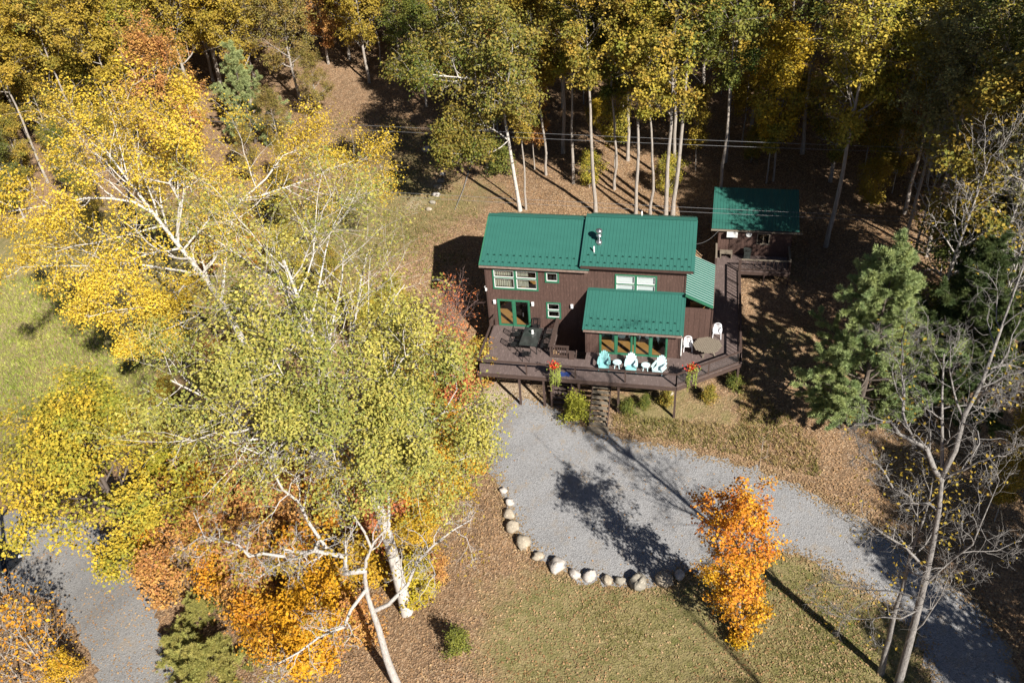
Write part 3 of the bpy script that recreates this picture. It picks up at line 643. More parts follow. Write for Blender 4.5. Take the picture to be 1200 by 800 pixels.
def plastic_chair(loc, rz, label):
    t = empty('garden_chair', loc, rz); tag(t, label, 'chair', 'white plastic garden chairs'); m = M['plastic']
    MB().prism([(-.22, -.24), (.22, -.24), (.24, .0), (.2, .2), (-.2, .2), (-.24, 0)], .40, .43).build('seat', m, t)
    b = MB(); 
    for x in (-.17, -.085, 0, .085, .17): b.beam((x, .2, .42), (x * 1.1, .30, .80), .05, .015, up=(0, -1, 0))
    P = [(-.22, .2, .40), (-.24, .27, .62), (-.22, .31, .80), (-.12, .33, .88), (0, .335, .90), (.12, .33, .88), (.22, .31, .80), (.24, .27, .62), (.22, .2, .40)]
    for p, q in zip(P[:-1], P[1:]): b.beam(p, q, .05, .03, up=(0, -1, 0))
    b.build('backrest', m, t)
    for sx in (-1, 1):
        a = MB(); Q = [(sx * .23, .27, .64), (sx * .28, .05, .65), (sx * .28, -.18, .63), (sx * .25, -.25, .5)]
        for p, q in zip(Q[:-1], Q[1:]): a.beam(p, q, .055, .03)
        a.build('armrest', m, t)
        MB().beam((sx * .25, -.25, .52), (sx * .28, -.28, 0), .05, .04).build('leg', m, t); MB().beam((sx * .21, .2, .42), (sx * .25, .3, 0), .05, .04).build('leg', m, t)
plastic_chair((13.95, -1.45, .004), .05, 'white plastic garden chair against the wall corner by the octagonal table'); plastic_chair((15.85, .25, .004), -.05, 'white plastic garden chair on the side walkway past the octagonal table')
t = empty('octagonal_table', (15.2, -1.72, .004), .35); tag(t, 'weathered grey octagonal wooden table with slatted top', 'table')
Rr = .92
for i, y in enumerate(np.arange(-.84, .86, .14)):
    hw = min(Rr * math.cos(math.pi / 8), Rr * math.cos(math.pi / 8) * 1.414 - abs(y))
    MB().box(y - .064, y + .064, -hw, hw, .69, .72).build('slat', M['wood'], t)
for k in range(4):
    a = math.pi / 4 + k * math.pi / 2; MB().beam((.25 * math.cos(a), .25 * math.sin(a), .69), (.6 * math.cos(a), .6 * math.sin(a), 0), .08, .05).build('leg', M['wood'], t)
MB().box(-.7, .7, -.04, .04, .62, .69).box(-.04, .04, -.7, -.042, .62, .69).box(-.04, .04, .042, .7, .62, .69).build('brace', M['wood'], t)
t = empty('dining_table', (3.38, -2.12, .004), -.03); tag(t, 'black metal dining table with smoked glass top on the deck', 'table')
MB().box(-.6, .6, -1.02, 1.02, .705, .717).build('tabletop', M['smoked'], t)
fr = MB(); 
for a, b in (((-.62, -1.04), (.62, -1.04)), ((-.62, 1.04), (.62, 1.04)), ((-.62, -1.04), (-.62, 1.04)), ((.62, -1.04), (.62, 1.04))): fr.beam((*a, .70), (*b, .70), .035, .035)
fr.build('frame', M['black'], t)
for sx in (-1, 1):
    for sy in (-1, 1): MB().beam((sx * .55, sy * .95, .69), (sx * .58, sy * .98, 0), .045, .045).build('leg', M['black'], t)
tag(MB().lathe([(.1, 0), (.12, .05), (.05, .12), (.09, .2), (.07, .28)], 12, (3.42, -1.75, .722)).build('lantern', M['white'], None, True), 'white lantern standing on the glass dining table', 'lantern')
def metal_chair(loc, rz, label, group):
    t = empty('patio_chair', loc, rz); tag(t, label, 'chair', group); m = M['black']
    MB().prism([(-.24, -.25), (.24, -.25), (.23, .22), (-.23, .22)], .41, .435).build('seat', m, t)
    b = MB()
    for x in np.linspace(-.2, .2, 6): b.beam((x, .23, .44), (x, .32, .88), .022, .012, up=(0, -1, 0))
    b.beam((-.24, .32, .9), (.24, .32, .9), .035, .035).beam((-.24, .22, .42), (-.24, .32, .9), .03, .03).beam((.24, .22, .42), (.24, .32, .9), .03, .03); b.build('backrest', m, t)
    for sx in (-1, 1):
        MB().beam((sx * .25, .27, .64), (sx * .26, -.22, .63), .045, .025).build('armrest', m, t)
        MB().beam((sx * .24, -.23, .63), (sx * .25, -.26, 0), .03, .03).build('leg', m, t); MB().beam((sx * .22, .2, .42), (sx * .23, .3, 0), .03, .03).build('leg', m, t)
G_ = 'black patio chairs round the dining table'
for (x, y, rz, lb) in [(3.35, -3.72, math.pi, 'black metal patio chair at the deck rail end of the glass table'), (3.45, -.5, 0, 'black metal patio chair at the house end of the glass table'), (2.35, -2.7, math.pi / 2, 'black metal patio chair on the open deck side of the glass table'), (2.3, -1.5, math.pi / 2, 'black metal patio chair on the open deck side of the glass table'), (4.42, -2.6, -math.pi / 2, 'black metal patio chair between the glass table and the lattice'), (4.42, -1.5, -math.pi / 2, 'black metal patio chair between the glass table and the lattice')]: metal_chair((x, y, .004), rz, lb, G_)
# flower baskets on the rail
def basket(x, y, label, sgn, dx):
    t = empty('hanging_basket', (x, y, 1.0)); tag(t, label, 'flower basket', 'flower baskets on the deck rail')
    MB().lathe([(.1, -.34), (.22, -.25), (.3, -.1), (.31, -.04), (.27, -.03)], 12).build('pot', M['pot'], t, True)
    V, F, k = [], [], 0; r_ = np.random.default_rng(int(x * 10))
    C = np.column_stack([r_.normal(0, .16, 130) + dx, r_.normal(0, .15, 130), np.abs(r_.normal(.16, .13, 130))])
    lv = leaves(C, r_, .11, .9, up=.5); link('flowers', lv, M['red'], t)['kind'] = 'stuff'
    C = np.column_stack([r_.normal(0, .2, 160), r_.normal(0, .17, 160), np.abs(r_.normal(.05, .12, 160))]); link('foliage', leaves(C, r_, .12, .6, up=.4), M['vine'], t)['kind'] = 'stuff'
    vn = MB(); CC = []
    for i in range(16):
        a = r_.uniform(0, 6.28); x0, y0 = .2 * math.cos(a), .2 * math.sin(a) - .05; L = r_.uniform(.7, 1.5) if i else 1.9
        P = [(x0, y0, 0), (x0 * 1.5, y0 * 1.5, -.15), (x0 * 1.5 + r_.normal(0, .05), y0 * 1.6, -.6 * L), (x0 * 1.3, y0 * 1.6, -L)]
        vn.tube(P, .012, 4); 
        for f in np.linspace(0, 1, int(18 * L)): CC.append((x0 * 1.45 + r_.normal(0, .04), y0 * 1.6 + r_.normal(0, .04), -.12 - (L - .12) * f))
    v_ = vn.build('trailing_stems', M['vine'], t); v_['kind'] = 'stuff'; link('trailing_leaves', leaves(np.array(CC), r_, .10, .5, up=-.3), M['vine'], v_)['kind'] = 'stuff'

# ---------------------------------------------------------------- leaves and trees
def leaves(C, r_, size, wid=.7, up=.35, attrs=None, outward=None):
    n = len(C); a = r_.normal(0, 1, (n, 3)); a[:, 2] -= .25; nm = r_.normal(0, 1, (n, 3)); nm[:, 2] += up * 3
    if outward is not None: nm += outward * 1.2
    nm /= np.linalg.norm(nm, axis=1, keepdims=True); a -= (a * nm).sum(1, keepdims=True) * nm; a /= np.linalg.norm(a, axis=1, keepdims=True) + 1e-9
    b = np.cross(nm, a); s = size * r_.uniform(.6, 1.35, (n, 1))
    V = np.stack([C - a * s * .5, C + b * s * wid * .5 + nm * s * .12 - a * s * .05, C + a * s * .55, C - b * s * wid * .5 + nm * s * .12 - a * s * .05], 1).reshape(-1, 3)
    F = np.arange(4 * n).reshape(n, 4)
    at_ = {'lr': np.repeat(r_.random(n), 4)}
    at_['cr'] = np.repeat(attrs['cr'], 4) if attrs is not None else np.repeat(r_.random(n), 4)
    return mesh_np('leaves', V, [F], at_)
def unit(v): return v / (np.linalg.norm(v, axis=-1, keepdims=True) + 1e-9)
def grow(P, R, cnt, t0, t1, lenf, ang, upb, n, r_, wob=.12, rad=.55, tip=.25, minr=.006):
    """children of the branches P (B,n0,3), R (B,n0); lenf(t, B) -> lengths"""
    B, n0, _ = P.shape; bi = np.repeat(np.arange(B), cnt); m = len(bi)
    t = np.tile(np.linspace(t0, t1, cnt), B) + r_.uniform(-.5, .5, m) * (t1 - t0) / max(cnt, 1); t = np.clip(t, t0 * .8, 1)
    f = t * (n0 - 1); i = np.minimum(f.astype(int), n0 - 2); f = (f - i)[:, None]
    S = P[bi, i] * (1 - f) + P[bi, i + 1] * f; R0 = (R[bi, i] * (1 - f[:, 0]) + R[bi, i + 1] * f[:, 0])
    tg = unit(P[bi, i + 1] - P[bi, i])
    h = np.tile(np.arange(cnt) * 2.399, B) + r_.uniform(0, 6.28, B).repeat(cnt) + r_.normal(0, .4, m)
    ref = np.where(np.abs(tg[:, 2:3]) > .9, [[1.0, 0, 0]], [[0, 0, 1.0]]); u = unit(np.cross(tg, ref)); v = np.cross(tg, u)
    side = u * np.cos(h)[:, None] + v * np.sin(h)[:, None]
    an = (ang(t) if callable(ang) else np.full(m, ang)) + r_.normal(0, .15, m)
    d = tg * np.cos(an)[:, None] + side * np.sin(an)[:, None]
    L = lenf(t, bi) * r_.uniform(.7, 1.2, m); st = (L / (n - 1))[:, None]
    pts = [S]
    for k in range(n - 1):
        d = unit(d + r_.normal(0, wob, (m, 3)) + np.array([0, 0, upb])); pts.append(pts[-1] + d * st)
    Pn = np.stack(pts, 1); Rb = np.maximum(np.minimum(R0 * rad, L * .035), minr)
    Rn = Rb[:, None] * np.linspace(1, tip, n)[None]; Rn = np.maximum(Rn, minr * .6)
    return Pn, Rn, L
def resample(p, n):
    p = np.array(p, float); s = np.concatenate([[0], np.cumsum(np.linalg.norm(np.diff(p, axis=0), axis=1))]); q = np.linspace(0, s[-1], n)
    # smooth the polyline a little
    o = np.stack([np.interp(q, s, p[:, k]) for k in range(3)], 1)
    for _ in range(2): o[1:-1] = .5 * o[1:-1] + .25 * (o[:-2] + o[2:])
    return o
class TreeMesh:
    def __init__(s): s.V = []; s.F = []; s.n = 0
    def add(s, P, R, sides):
        V, F = tubes(P, R, sides); s.V.append(V); s.F.append(F + s.n); s.n += len(V)
    def mesh(s): return mesh_np('trunk', np.concatenate(s.V), [np.concatenate(s.F)], smooth=True)
def leafset(src, nleaf, r_, spread, size, wid=.7, up=.35, keep=1.0, center=None, grad=0):
    """src: list of (P,weight) twig arrays; clusters = twigs"""
    Ps = [p for p, _ in src]; n0 = Ps[0].shape[1]
    P = np.concatenate(Ps); B = len(P); on = r_.random(B) < keep; idx = np.flatnonzero(on)
    pick = idx[r_.integers(0, len(idx), nleaf)]; t = r_.uniform(.25, 1.05, nleaf) * (n0 - 1); i = np.clip(t.astype(int), 0, n0 - 2); f = (t - i)[:, None]
    C = P[pick, i] * (1 - f) + P[pick, i + 1] * f + r_.normal(0, spread, (nleaf, 3)) * np.array([1, 1, .75])
    cr = r_.random(B)[pick]
    if grad: cr = np.clip(cr * (1 - grad) + grad * (1.15 - (C[:, 2] - C[:, 2].min()) / np.ptp(C[:, 2]) * 1.15), 0, 1)
    out = unit(C - center) if center is not None else None
    return leaves(C, r_, size, wid, up, {'cr': cr}, out)
def deciduous(seed, H=18, r0=.2, base=.45, Rc=4.0, nl=16, sub=6, tw=5, nleaf=13000, leaf=.24, spread=.28, lean=(0, 0), shape='round', keep=1.0, fork=False, trunk=None, limbs=None, upb=.10, ang0=1.15, ang1=.45, twig_sides=3, wob=.12, limb_t=None, sublen=.5, grad=0, pf=None, kink=0):
    r_ = np.random.default_rng(seed); tm = TreeMesh(); n = 13
    if trunk is None:
        z = np.linspace(-.4, H * .93, n); wv = np.cumsum(r_.normal(0, .05 * H / 18, (n, 2)), 0); wv[:2] = 0
        lean_ = np.array(lean)[None] * (np.linspace(0, 1, n) ** 1.3)[:, None]
        tp = np.column_stack([wv + lean_, z])
    else: tp = resample(trunk, n)
    tr = r0 * (1 - np.linspace(0, 1, n) ** 1.1 * .88); tr[0] *= 1.25
    TP, TR = tp[None], tr[None]; tm.add(TP, TR, 9)
    def prof(t):
        u = np.clip((t - base) / (1 - base), 0, 1)
        if pf: return np.interp(u, [p[0] for p in pf], [p[1] for p in pf])
        if shape == 'round': return Rc * np.clip(.35 + 1.5 * np.sqrt(np.clip(u * (1 - u), 0, 1)) * (1.1 - .3 * u), .25, 2)
        if shape == 'cone': return Rc * (1.05 - .85 * u)
        if shape == 'col': return Rc * (.75 + .25 * np.sin(u * 9)) * (1 - .45 * u)
        if shape == 'vase': return Rc * (.55 + .6 * u * (1.25 - u) * 2)
    an = lambda t: ang0 + (ang1 - ang0) * np.clip((t - base) / (1 - base), 0, 1)
    P1, R1, L1 = grow(TP, TR, nl, base, .98, lambda t, b: prof(t), an, upb, 7, r_, wob, .62, .2, .02)
    if limbs:
        near = [np.stack([np.interp(np.linspace(0, 12, 80), np.arange(13), tp[:, k]) for k in range(3)], 1)]
        fixed = []
        for l in limbs:
            pool = np.concatenate(near); q = pool[np.argmin(((pool - l[0][0]) ** 2).sum(1))]; pl2 = np.vstack([q, l[0][1:]]); fixed.append((pl2, l[1])); near.append(resample(pl2, 20)[4:])
        limbs = fixed
        nk = 7; ex = np.stack([resample(l[0], nk) for l in limbs]); ex[:, 1:] += r_.normal(0, 1, (len(limbs), nk - 1, 3)) * kink * np.array([l[1] for l in limbs])[:, None, None] ** .5; er = np.stack([np.linspace(l[1], l[1] * .22, 7) for l in limbs]); el = np.array([np.linalg.norm(l[0][-1] - l[0][0]) for l in limbs])
        tm.add(ex, er, 7)
        cP, cR, cL = grow(ex, er, 6, .3, .98, lambda t, b: el[b] * .42 * (1.15 - .6 * t), .9, upb, 7, r_, wob, .6, .2, .02)
        P1 = np.concatenate([P1, cP, ex]); R1 = np.concatenate([R1, cR, er]); L1 = np.concatenate([L1, cL, el * .6])
    tm.add(P1, R1, 6)
    P2, R2, L2 = grow(P1, R1, sub, .3, .97, lambda t, b: L1[b] * sublen * (1.2 - .6 * t), .8, upb * .7, 5, r_, wob * 1.2, .6, .3, .010)
    tm.add(P2, R2, 4)
    P3, R3, L3 = grow(P2, R2, tw, .25, .97, lambda t, b: np.maximum(L2[b] * .5, .35), .8, upb * .3, 4, r_, wob * 1.4, .6, .4, .006)
    tm.add(P3, R3, twig_sides)
    lm = None
    if nleaf:
        c = tp[int(n * (.5 + base * .4))]; lm = leafset([(P3, 1)], nleaf, r_, spread, leaf, .75, .35, keep, c, grad)
    return tm.mesh(), lm
def conifer(seed, H=13, r0=.18, Rc=3.0, ntuft=5200, per=9, base=.08, blade=.30, droop=-.02, ragged=.3, pw=.8):
    r_ = np.random.default_rng(seed); tm = TreeMesh(); n = 10
    tp = np.column_stack([np.cumsum(r_.normal(0, .03, (n, 2)), 0), np.linspace(-.3, H, n)]); tr = r0 * (1 - np.linspace(0, 1, n) * .93)
    TP, TR = tp[None], tr[None]; tm.add(TP, TR, 8)
    nb = max(int(H * 5.5), 46)
    P1, R1, L1 = grow(TP, TR, nb, base, .985, lambda t, b: Rc * np.clip(1.12 - t, .07, 1) ** pw * (1 + ragged * np.sin(t * 40)) , lambda t: 1.45 - .75 * t, .07 + droop, 7, r_, .07, .45, .25, .012)
    tm.add(P1, R1, 5)
    P2, R2, L2 = grow(P1, R1, 9, .28, .98, lambda t, b: L1[b] * .42 * (1.15 - .75 * t), .85, .05, 4, r_, .08, .5, .4, .007); tm.add(P2, R2, 3)
    PP = np.concatenate([P2, resample_batch(P1, 4)])
    w_ = np.concatenate([L2, L1 * .25]); w_ = w_ / w_.sum(); pick = r_.choice(len(PP), ntuft, p=w_)
    t = r_.uniform(.3, 1.0, ntuft) * 3; i = np.clip(t.astype(int), 0, 2); f = (t - i)[:, None]; C = PP[pick, i] * (1 - f) + PP[pick, i + 1] * f
    ax = unit(PP[pick, i + 1] - PP[pick, i])
    C = np.repeat(C, per, 0); ax = np.repeat(ax, per, 0); m = len(C)
    d = unit(ax * .55 + r_.normal(0, .55, (m, 3)) + np.array([0, 0, .28])); s = blade * r_.uniform(.6, 1.2, (m, 1)); b = unit(np.cross(d, r_.normal(0, 1, (m, 3))))
    V = np.stack([C, C + d * s * .5 + b * s * .055, C + d * s, C + d * s * .5 - b * s * .055], 1).reshape(-1, 3)
    cr = np.repeat(np.repeat(r_.random(len(PP))[pick], per), 4)
    return tm.mesh(), mesh_np('needles', V, [np.arange(4 * m).reshape(m, 4)], {'lr': np.repeat(np.repeat(r_.random(ntuft), per), 4), 'cr': cr})
def resample_batch(P, n):
    t = np.linspace(0, P.shape[1] - 1, n); i = np.minimum(t.astype(int), P.shape[1] - 2); f = (t - i)[None, :, None]; return P[:, i] * (1 - f) + P[:, i + 1] * f
def place(name, meshes, loc, label, cat, colors, barkmat='grey', group=None, rz=0.0, sc=1.0, leafmat='leaf', szz=None, crown='crown'):
    t = empty(name, loc, rz); t.scale = (sc, sc, szz or sc); tag(t, label, cat, group)
    k = bpy.data.objects.new('trunk', meshes[0]); col.objects.link(k); k.parent = t
    if not meshes[0].materials: meshes[0].materials.append(None)
    k.material_slots[0].link = 'OBJECT'; k.material_slots[0].material = M[barkmat]
    if meshes[1] is not None:
        c = bpy.data.objects.new(crown, meshes[1]); col.objects.link(c); c.parent = t
        if not meshes[1].materials: meshes[1].materials.append(M[leafmat])
        c.color = (*colors[0], 1); c['tint'] = [float(v) for v in colors[1]]
    return t
basket(5.62, -5.62, 'red flowering basket with long yellow-green trailers hanging on the long front rail', 1, -.08)
basket(14.32, -4.82, 'red flowering basket with trailers hanging on the angled corner rail', 1, -.1)
bl = MB()
r_ = np.random.default_rng(5); gx_, gy_ = np.meshgrid(np.linspace(-.36, .36, 9), np.linspace(-.22, .22, 7)); hz = .05 + .05 * r_.random(gx_.shape) * (1 - (gx_ / .4) ** 2)
bl.add(np.column_stack([gx_.ravel() + .04 * np.sin(gy_.ravel() * 9), gy_.ravel() + .05 * np.sin(gx_.ravel() * 11), hz.ravel()]), [(j * 9 + i, j * 9 + i + 1, j * 9 + i + 10, j * 9 + i + 9) for j in range(6) for i in range(8)])
o = bl.build('towel', M['blue'], None, True); o.location = (6.15, -5.05, -.03); tag(o, 'crumpled blue towel lying on the deck by the rail', 'towel')

YEL = ((.62, .43, .03), (.50, .34, .035)); YGR = ((.46, .41, .05), (.27, .29, .04)); OLV = ((.19, .20, .035), (.46, .30, .05)); GRN = ((.085, .13, .026), (.24, .22, .04)); DGR = ((.07, .10, .024), (.17, .17, .035))
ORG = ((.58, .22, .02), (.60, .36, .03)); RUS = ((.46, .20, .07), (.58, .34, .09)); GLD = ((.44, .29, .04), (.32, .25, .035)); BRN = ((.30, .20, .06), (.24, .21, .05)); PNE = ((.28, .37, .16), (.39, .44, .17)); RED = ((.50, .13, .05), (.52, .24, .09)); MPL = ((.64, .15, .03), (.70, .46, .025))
GXY = lambda px, py: (lambda p: (p[0], p[1], float(T(p[0], p[1]))))(at(px, py))
def loc_h(px, py, h): p = at(px, py, h); return (p[0], p[1], float(T(p[0], p[1])))
def local(path, base): return upright(path, np.array(base)) - np.array(base)

# --- big white birch beside the drive
bA = GXY(477, 717)
lim = lambda path, r: (local(path, bA), r)
tA = local([(483, 742), (462, 655), (452, 615), (438, 572), (418, 532), (398, 480), (376, 425, .5), (355, 370, 1), (335, 320, 1)], bA)
place('birch_tree', deciduous(11, 25, .38, .56, 6.2, 24, 7, 6, 66000, .118, .25, trunk=tA, kink=.5, upb=.02, ang0=1.3, ang1=.7, sublen=.58, limbs=[
    lim([(418, 530), (380, 500), (333, 463), (283, 440, -2), (240, 413, -3), (205, 400, -3)], .13), lim([(425, 545), (465, 490, -2), (495, 440, -3), (520, 405, -3)], .09), lim([(405, 490), (430, 430, -2), (455, 380, -3), (475, 345, -3)], .09),
    lim([(422, 540), (465, 505, -3), (505, 480, -4), (540, 465, -4)], .07), lim([(395, 470), (330, 400, -3), (270, 350, -4)], .10), lim([(408, 500), (395, 455, -3), (375, 420, -4), (350, 390, -5)], .09), lim([(408, 505), (425, 470, -3), (440, 440, -4), (455, 425, -5)], .07)]), bA,
    'huge white barked birch with olive yellow leaves beside the gravel turning circle', 'tree', ((.54, .46, .10), (.19, .22, .05)), 'birch')
# --- yellow birch leaning left behind it
bB = GXY(315, 470)
limB = lambda path, r: (local(path, bB), r)
tB = local([(317, 476), (296, 420), (262, 355), (233, 313), (207, 290), (186, 255), (165, 232), (140, 205, 1), (118, 180, 2)], bB)
place('birch_tree', deciduous(23, 22, .30, .5, 6.0, 20, 7, 6, 64000, .138, .30, trunk=tB, kink=.5, upb=.08, ang0=1.2, ang1=.6, limbs=[
    limB([(205, 288), (205, 240), (207, 190, -1), (215, 130, -2)], 0.112), limB([(262, 355), (268, 300, 2), (285, 255, 3), (330, 225, 4), (380, 190, 4)], 0.120), limB([(240, 320), (170, 300, -1), (100, 300, -1), (30, 305, -1)], 0.083),
    limB([(180, 250), (120, 225), (60, 240), (15, 250)], 0.090), limB([(285, 255, 3), (340, 250, 4), (400, 235, 5), (470, 222, 6)], 0.075), limB([(262, 355), (230, 340, -3), (190, 350, -4), (150, 355, -4)], 0.075), limB([(233, 313), (200, 330, -3), (150, 320, -5), (100, 320, -5)], 0.068)]), bB,
    'bright yellow birch with pale leaning limbs behind the huge white birch', 'tree', ((.76, .55, .06), (.60, .42, .05)), 'birch')
# --- broad yellow-green maple over the lane
bC = loc_h(108, 545, 8.5)
place('maple_tree', deciduous(31, 11.5, .28, .3, 5.3, 20, 8, 6, 32000, .18, .27, upb=.06, ang0=1.3, ang1=.7), bC, 'broad yellow-green maple spreading over the gravel lane', 'tree', ((.27, .28, .04), (.58, .40, .04)), 'dark', rz=1.0)
# --- gnarled pale tree at the bottom
bD = GXY(470, 806)
limD = lambda path, r: (local(path, bD), r)
tD = local([(480, 832), (456, 782), (446, 752), (449, 735), (426, 705), (431, 690), (422, 668), (433, 640), (428, 628), (456, 616)], bD)
place('gnarled_tree', deciduous(41, 9, .25, .8, 2.2, 4, 7, 7, 2600, .14, .3, trunk=tD, upb=.03, wob=.38, kink=.75, keep=.5, limbs=[
    limD([(424, 668), (400, 655), (380, 640), (372, 632), (352, 626), (330, 630, -1)], .15), limD([(380, 640), (350, 600, 1), (320, 585, 1), (290, 555, 2), (262, 540, 2)], .08), limD([(440, 715), (465, 690), (480, 665), (498, 640), (530, 625), (548, 603)], .11),
    limD([(424, 690), (390, 705, -1), (350, 728, -2), (318, 742, -2), (300, 748, -2)], .09), limD([(372, 632), (340, 668), (310, 672), (270, 668)], .07), limD([(330, 630, -1), (280, 622, -1), (235, 618, -1), (212, 615)], .07),
    limD([(452, 616), (462, 580, 1), (480, 555, 2), (520, 545, 2)], .07), limD([(430, 640), (415, 600), (400, 560), (392, 520, 1)], .06)]), bD, 'gnarled pale barked tree with twisting half bare limbs below the huge birch', 'tree', GLD, 'pale')
# --- slim flame coloured maple
bI = GXY(868, 744)
tI = local([(869, 760), (866, 700), (865, 655), (866, 620), (863, 588)], bI)
mI = deciduous(59, 10.3, .1, .04, 2.0, 44, 6, 5, 13000, .14, .15, trunk=tI, upb=.08, ang0=1.15, ang1=.95, keep=.55, grad=.6, wob=.18, pf=[(0, .6), (.15, 1.3), (.3, 1.5), (.48, 1.35), (.56, 1.2), (.68, 2.4), (.82, 2.3), (.92, 1.3), (1, .5)])
mI2 = deciduous(58, 4, .03, .7, .5, 3, 2, 2, 0, trunk=local([(866, 640), (880, 590), (888, 560), (894, 520)], bI))
k_ = place('maple_tree', mI, bI, 'slim flame orange and yellow maple on the lawn edge of the drive', 'tree', MPL, 'grey'); mI2[0].materials.append(M['grey']); link('bare_leader', mI2[0], None, k_)
# --- tall leafless tree on the right
bJ = GXY(1052, 806)
limJ = lambda path, r: (local(path, bJ), r)
tJ = local([(1044, 832), (1062, 765), (1076, 715), (1086, 672), (1096, 625), (1104, 585), (1108, 560), (1104, 510), (1100, 470), (1098, 430, 1)], bJ)
place('bare_tree', deciduous(61, 20, .22, .78, 2.6, 8, 7, 6, 600, .13, .3, trunk=tJ, kink=.35, upb=.05, wob=.26, keep=.12, limbs=[
    limJ([(1106, 562), (1090, 530), (1065, 505), (1050, 490), (1030, 487), (1003, 496)], 0.120), limJ([(1065, 505), (1050, 460, 1), (1042, 430, 1), (1050, 400, 1)], 0.068), limJ([(1109, 556), (1125, 515), (1145, 475), (1160, 440, 1), (1172, 405, 2), (1165, 350, 3)], 0.112), limJ([(1145, 475), (1170, 430, -1), (1200, 415, -2)], 0.060),
    limJ([(1098, 600), (1075, 590), (1048, 573), (1028, 567)], 0.068), limJ([(1048, 573), (1040, 545), (1010, 535), (1000, 520)], 0.045), limJ([(1086, 668), (1065, 645), (1040, 625), (1000, 612), (985, 605)], 0.075), limJ([(1082, 700), (1055, 690), (1010, 693), (960, 680)], 0.045), limJ([(1078, 715), (1050, 705, -1), (1000, 710, -1), (968, 690, -1)], 0.038),
    limJ([(1092, 690), (1105, 670), (1130, 650), (1150, 615), (1165, 580, 1)], 0.060), limJ([(1110, 565), (1140, 545), (1175, 530), (1200, 520)], 0.053), limJ([(1070, 740), (1090, 720), (1110, 690), (1125, 640)], 0.045)]), bJ, 'tall leafless grey tree leaning over the curve of the drive', 'tree', GLD, 'bone')
bJ2 = GXY(1046, 800); place('bare_tree', deciduous(62, 14, .16, .55, 2.2, 10, 5, 5, 300, .13, .3, keep=.15, lean=(-.3, .6), upb=.06), (bJ2[0] - .5, bJ2[1] + .4, bJ2[2]), 'slimmer bare stem growing beside the tall leafless grey tree', 'tree', GLD, 'bone')
# --- tall bare trees beyond the lower frame that throw the long trunk shadows
for k, (x, y, h) in enumerate([(31.5, -37.5, 21)]):
    place('bare_tree', deciduous(63 + k, h, .26, .6, 3.0, 10, 5, 4, 0), (x, y, float(T(x, y))), 'tall bare tree at the lower bend of the drive', 'tree', GLD, 'grey')
# --- pines
pineA = conifer(71, 12.5, .22, 4.2, 20000, 12, .08, blade=.28, pw=.6); pineB = conifer(73, 9.5, .16, 3.2, 7000, 12, .06, blade=.27); pineC = None
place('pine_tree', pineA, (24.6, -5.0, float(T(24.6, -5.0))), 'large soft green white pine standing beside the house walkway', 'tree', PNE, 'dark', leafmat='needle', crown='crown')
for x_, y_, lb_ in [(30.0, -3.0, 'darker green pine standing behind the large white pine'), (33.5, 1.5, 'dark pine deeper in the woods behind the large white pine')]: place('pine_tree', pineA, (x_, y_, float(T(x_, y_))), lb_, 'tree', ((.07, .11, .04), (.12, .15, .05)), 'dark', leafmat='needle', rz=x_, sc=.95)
place('pine_tree', pineB, GXY(300, 168), 'pale green pine at the top of the grassy clearing', 'tree', ((.34, .40, .17), (.40, .44, .18)), 'dark', leafmat='needle')
hm = conifer(77, 3.2, .06, 2.2, 4200, 12, .03, .24, -.07)
for i, (px, py, sc, lb) in enumerate([(250, 790, 1.0, 'loose olive green hemlock at the lane edge beside the golden sapling'), (215, 770, .7, 'smaller loose olive green hemlock touching the gravel lane'), (235, 725, .6, 'low olive green hemlock under the rust brown saplings')]):
    place('hemlock_sapling', hm, GXY(px, py), lb, 'sapling', ((.36, .36, .10), (.44, .38, .11)), 'dark', leafmat='needle', sc=sc, szz=sc * .7, rz=i * 2)
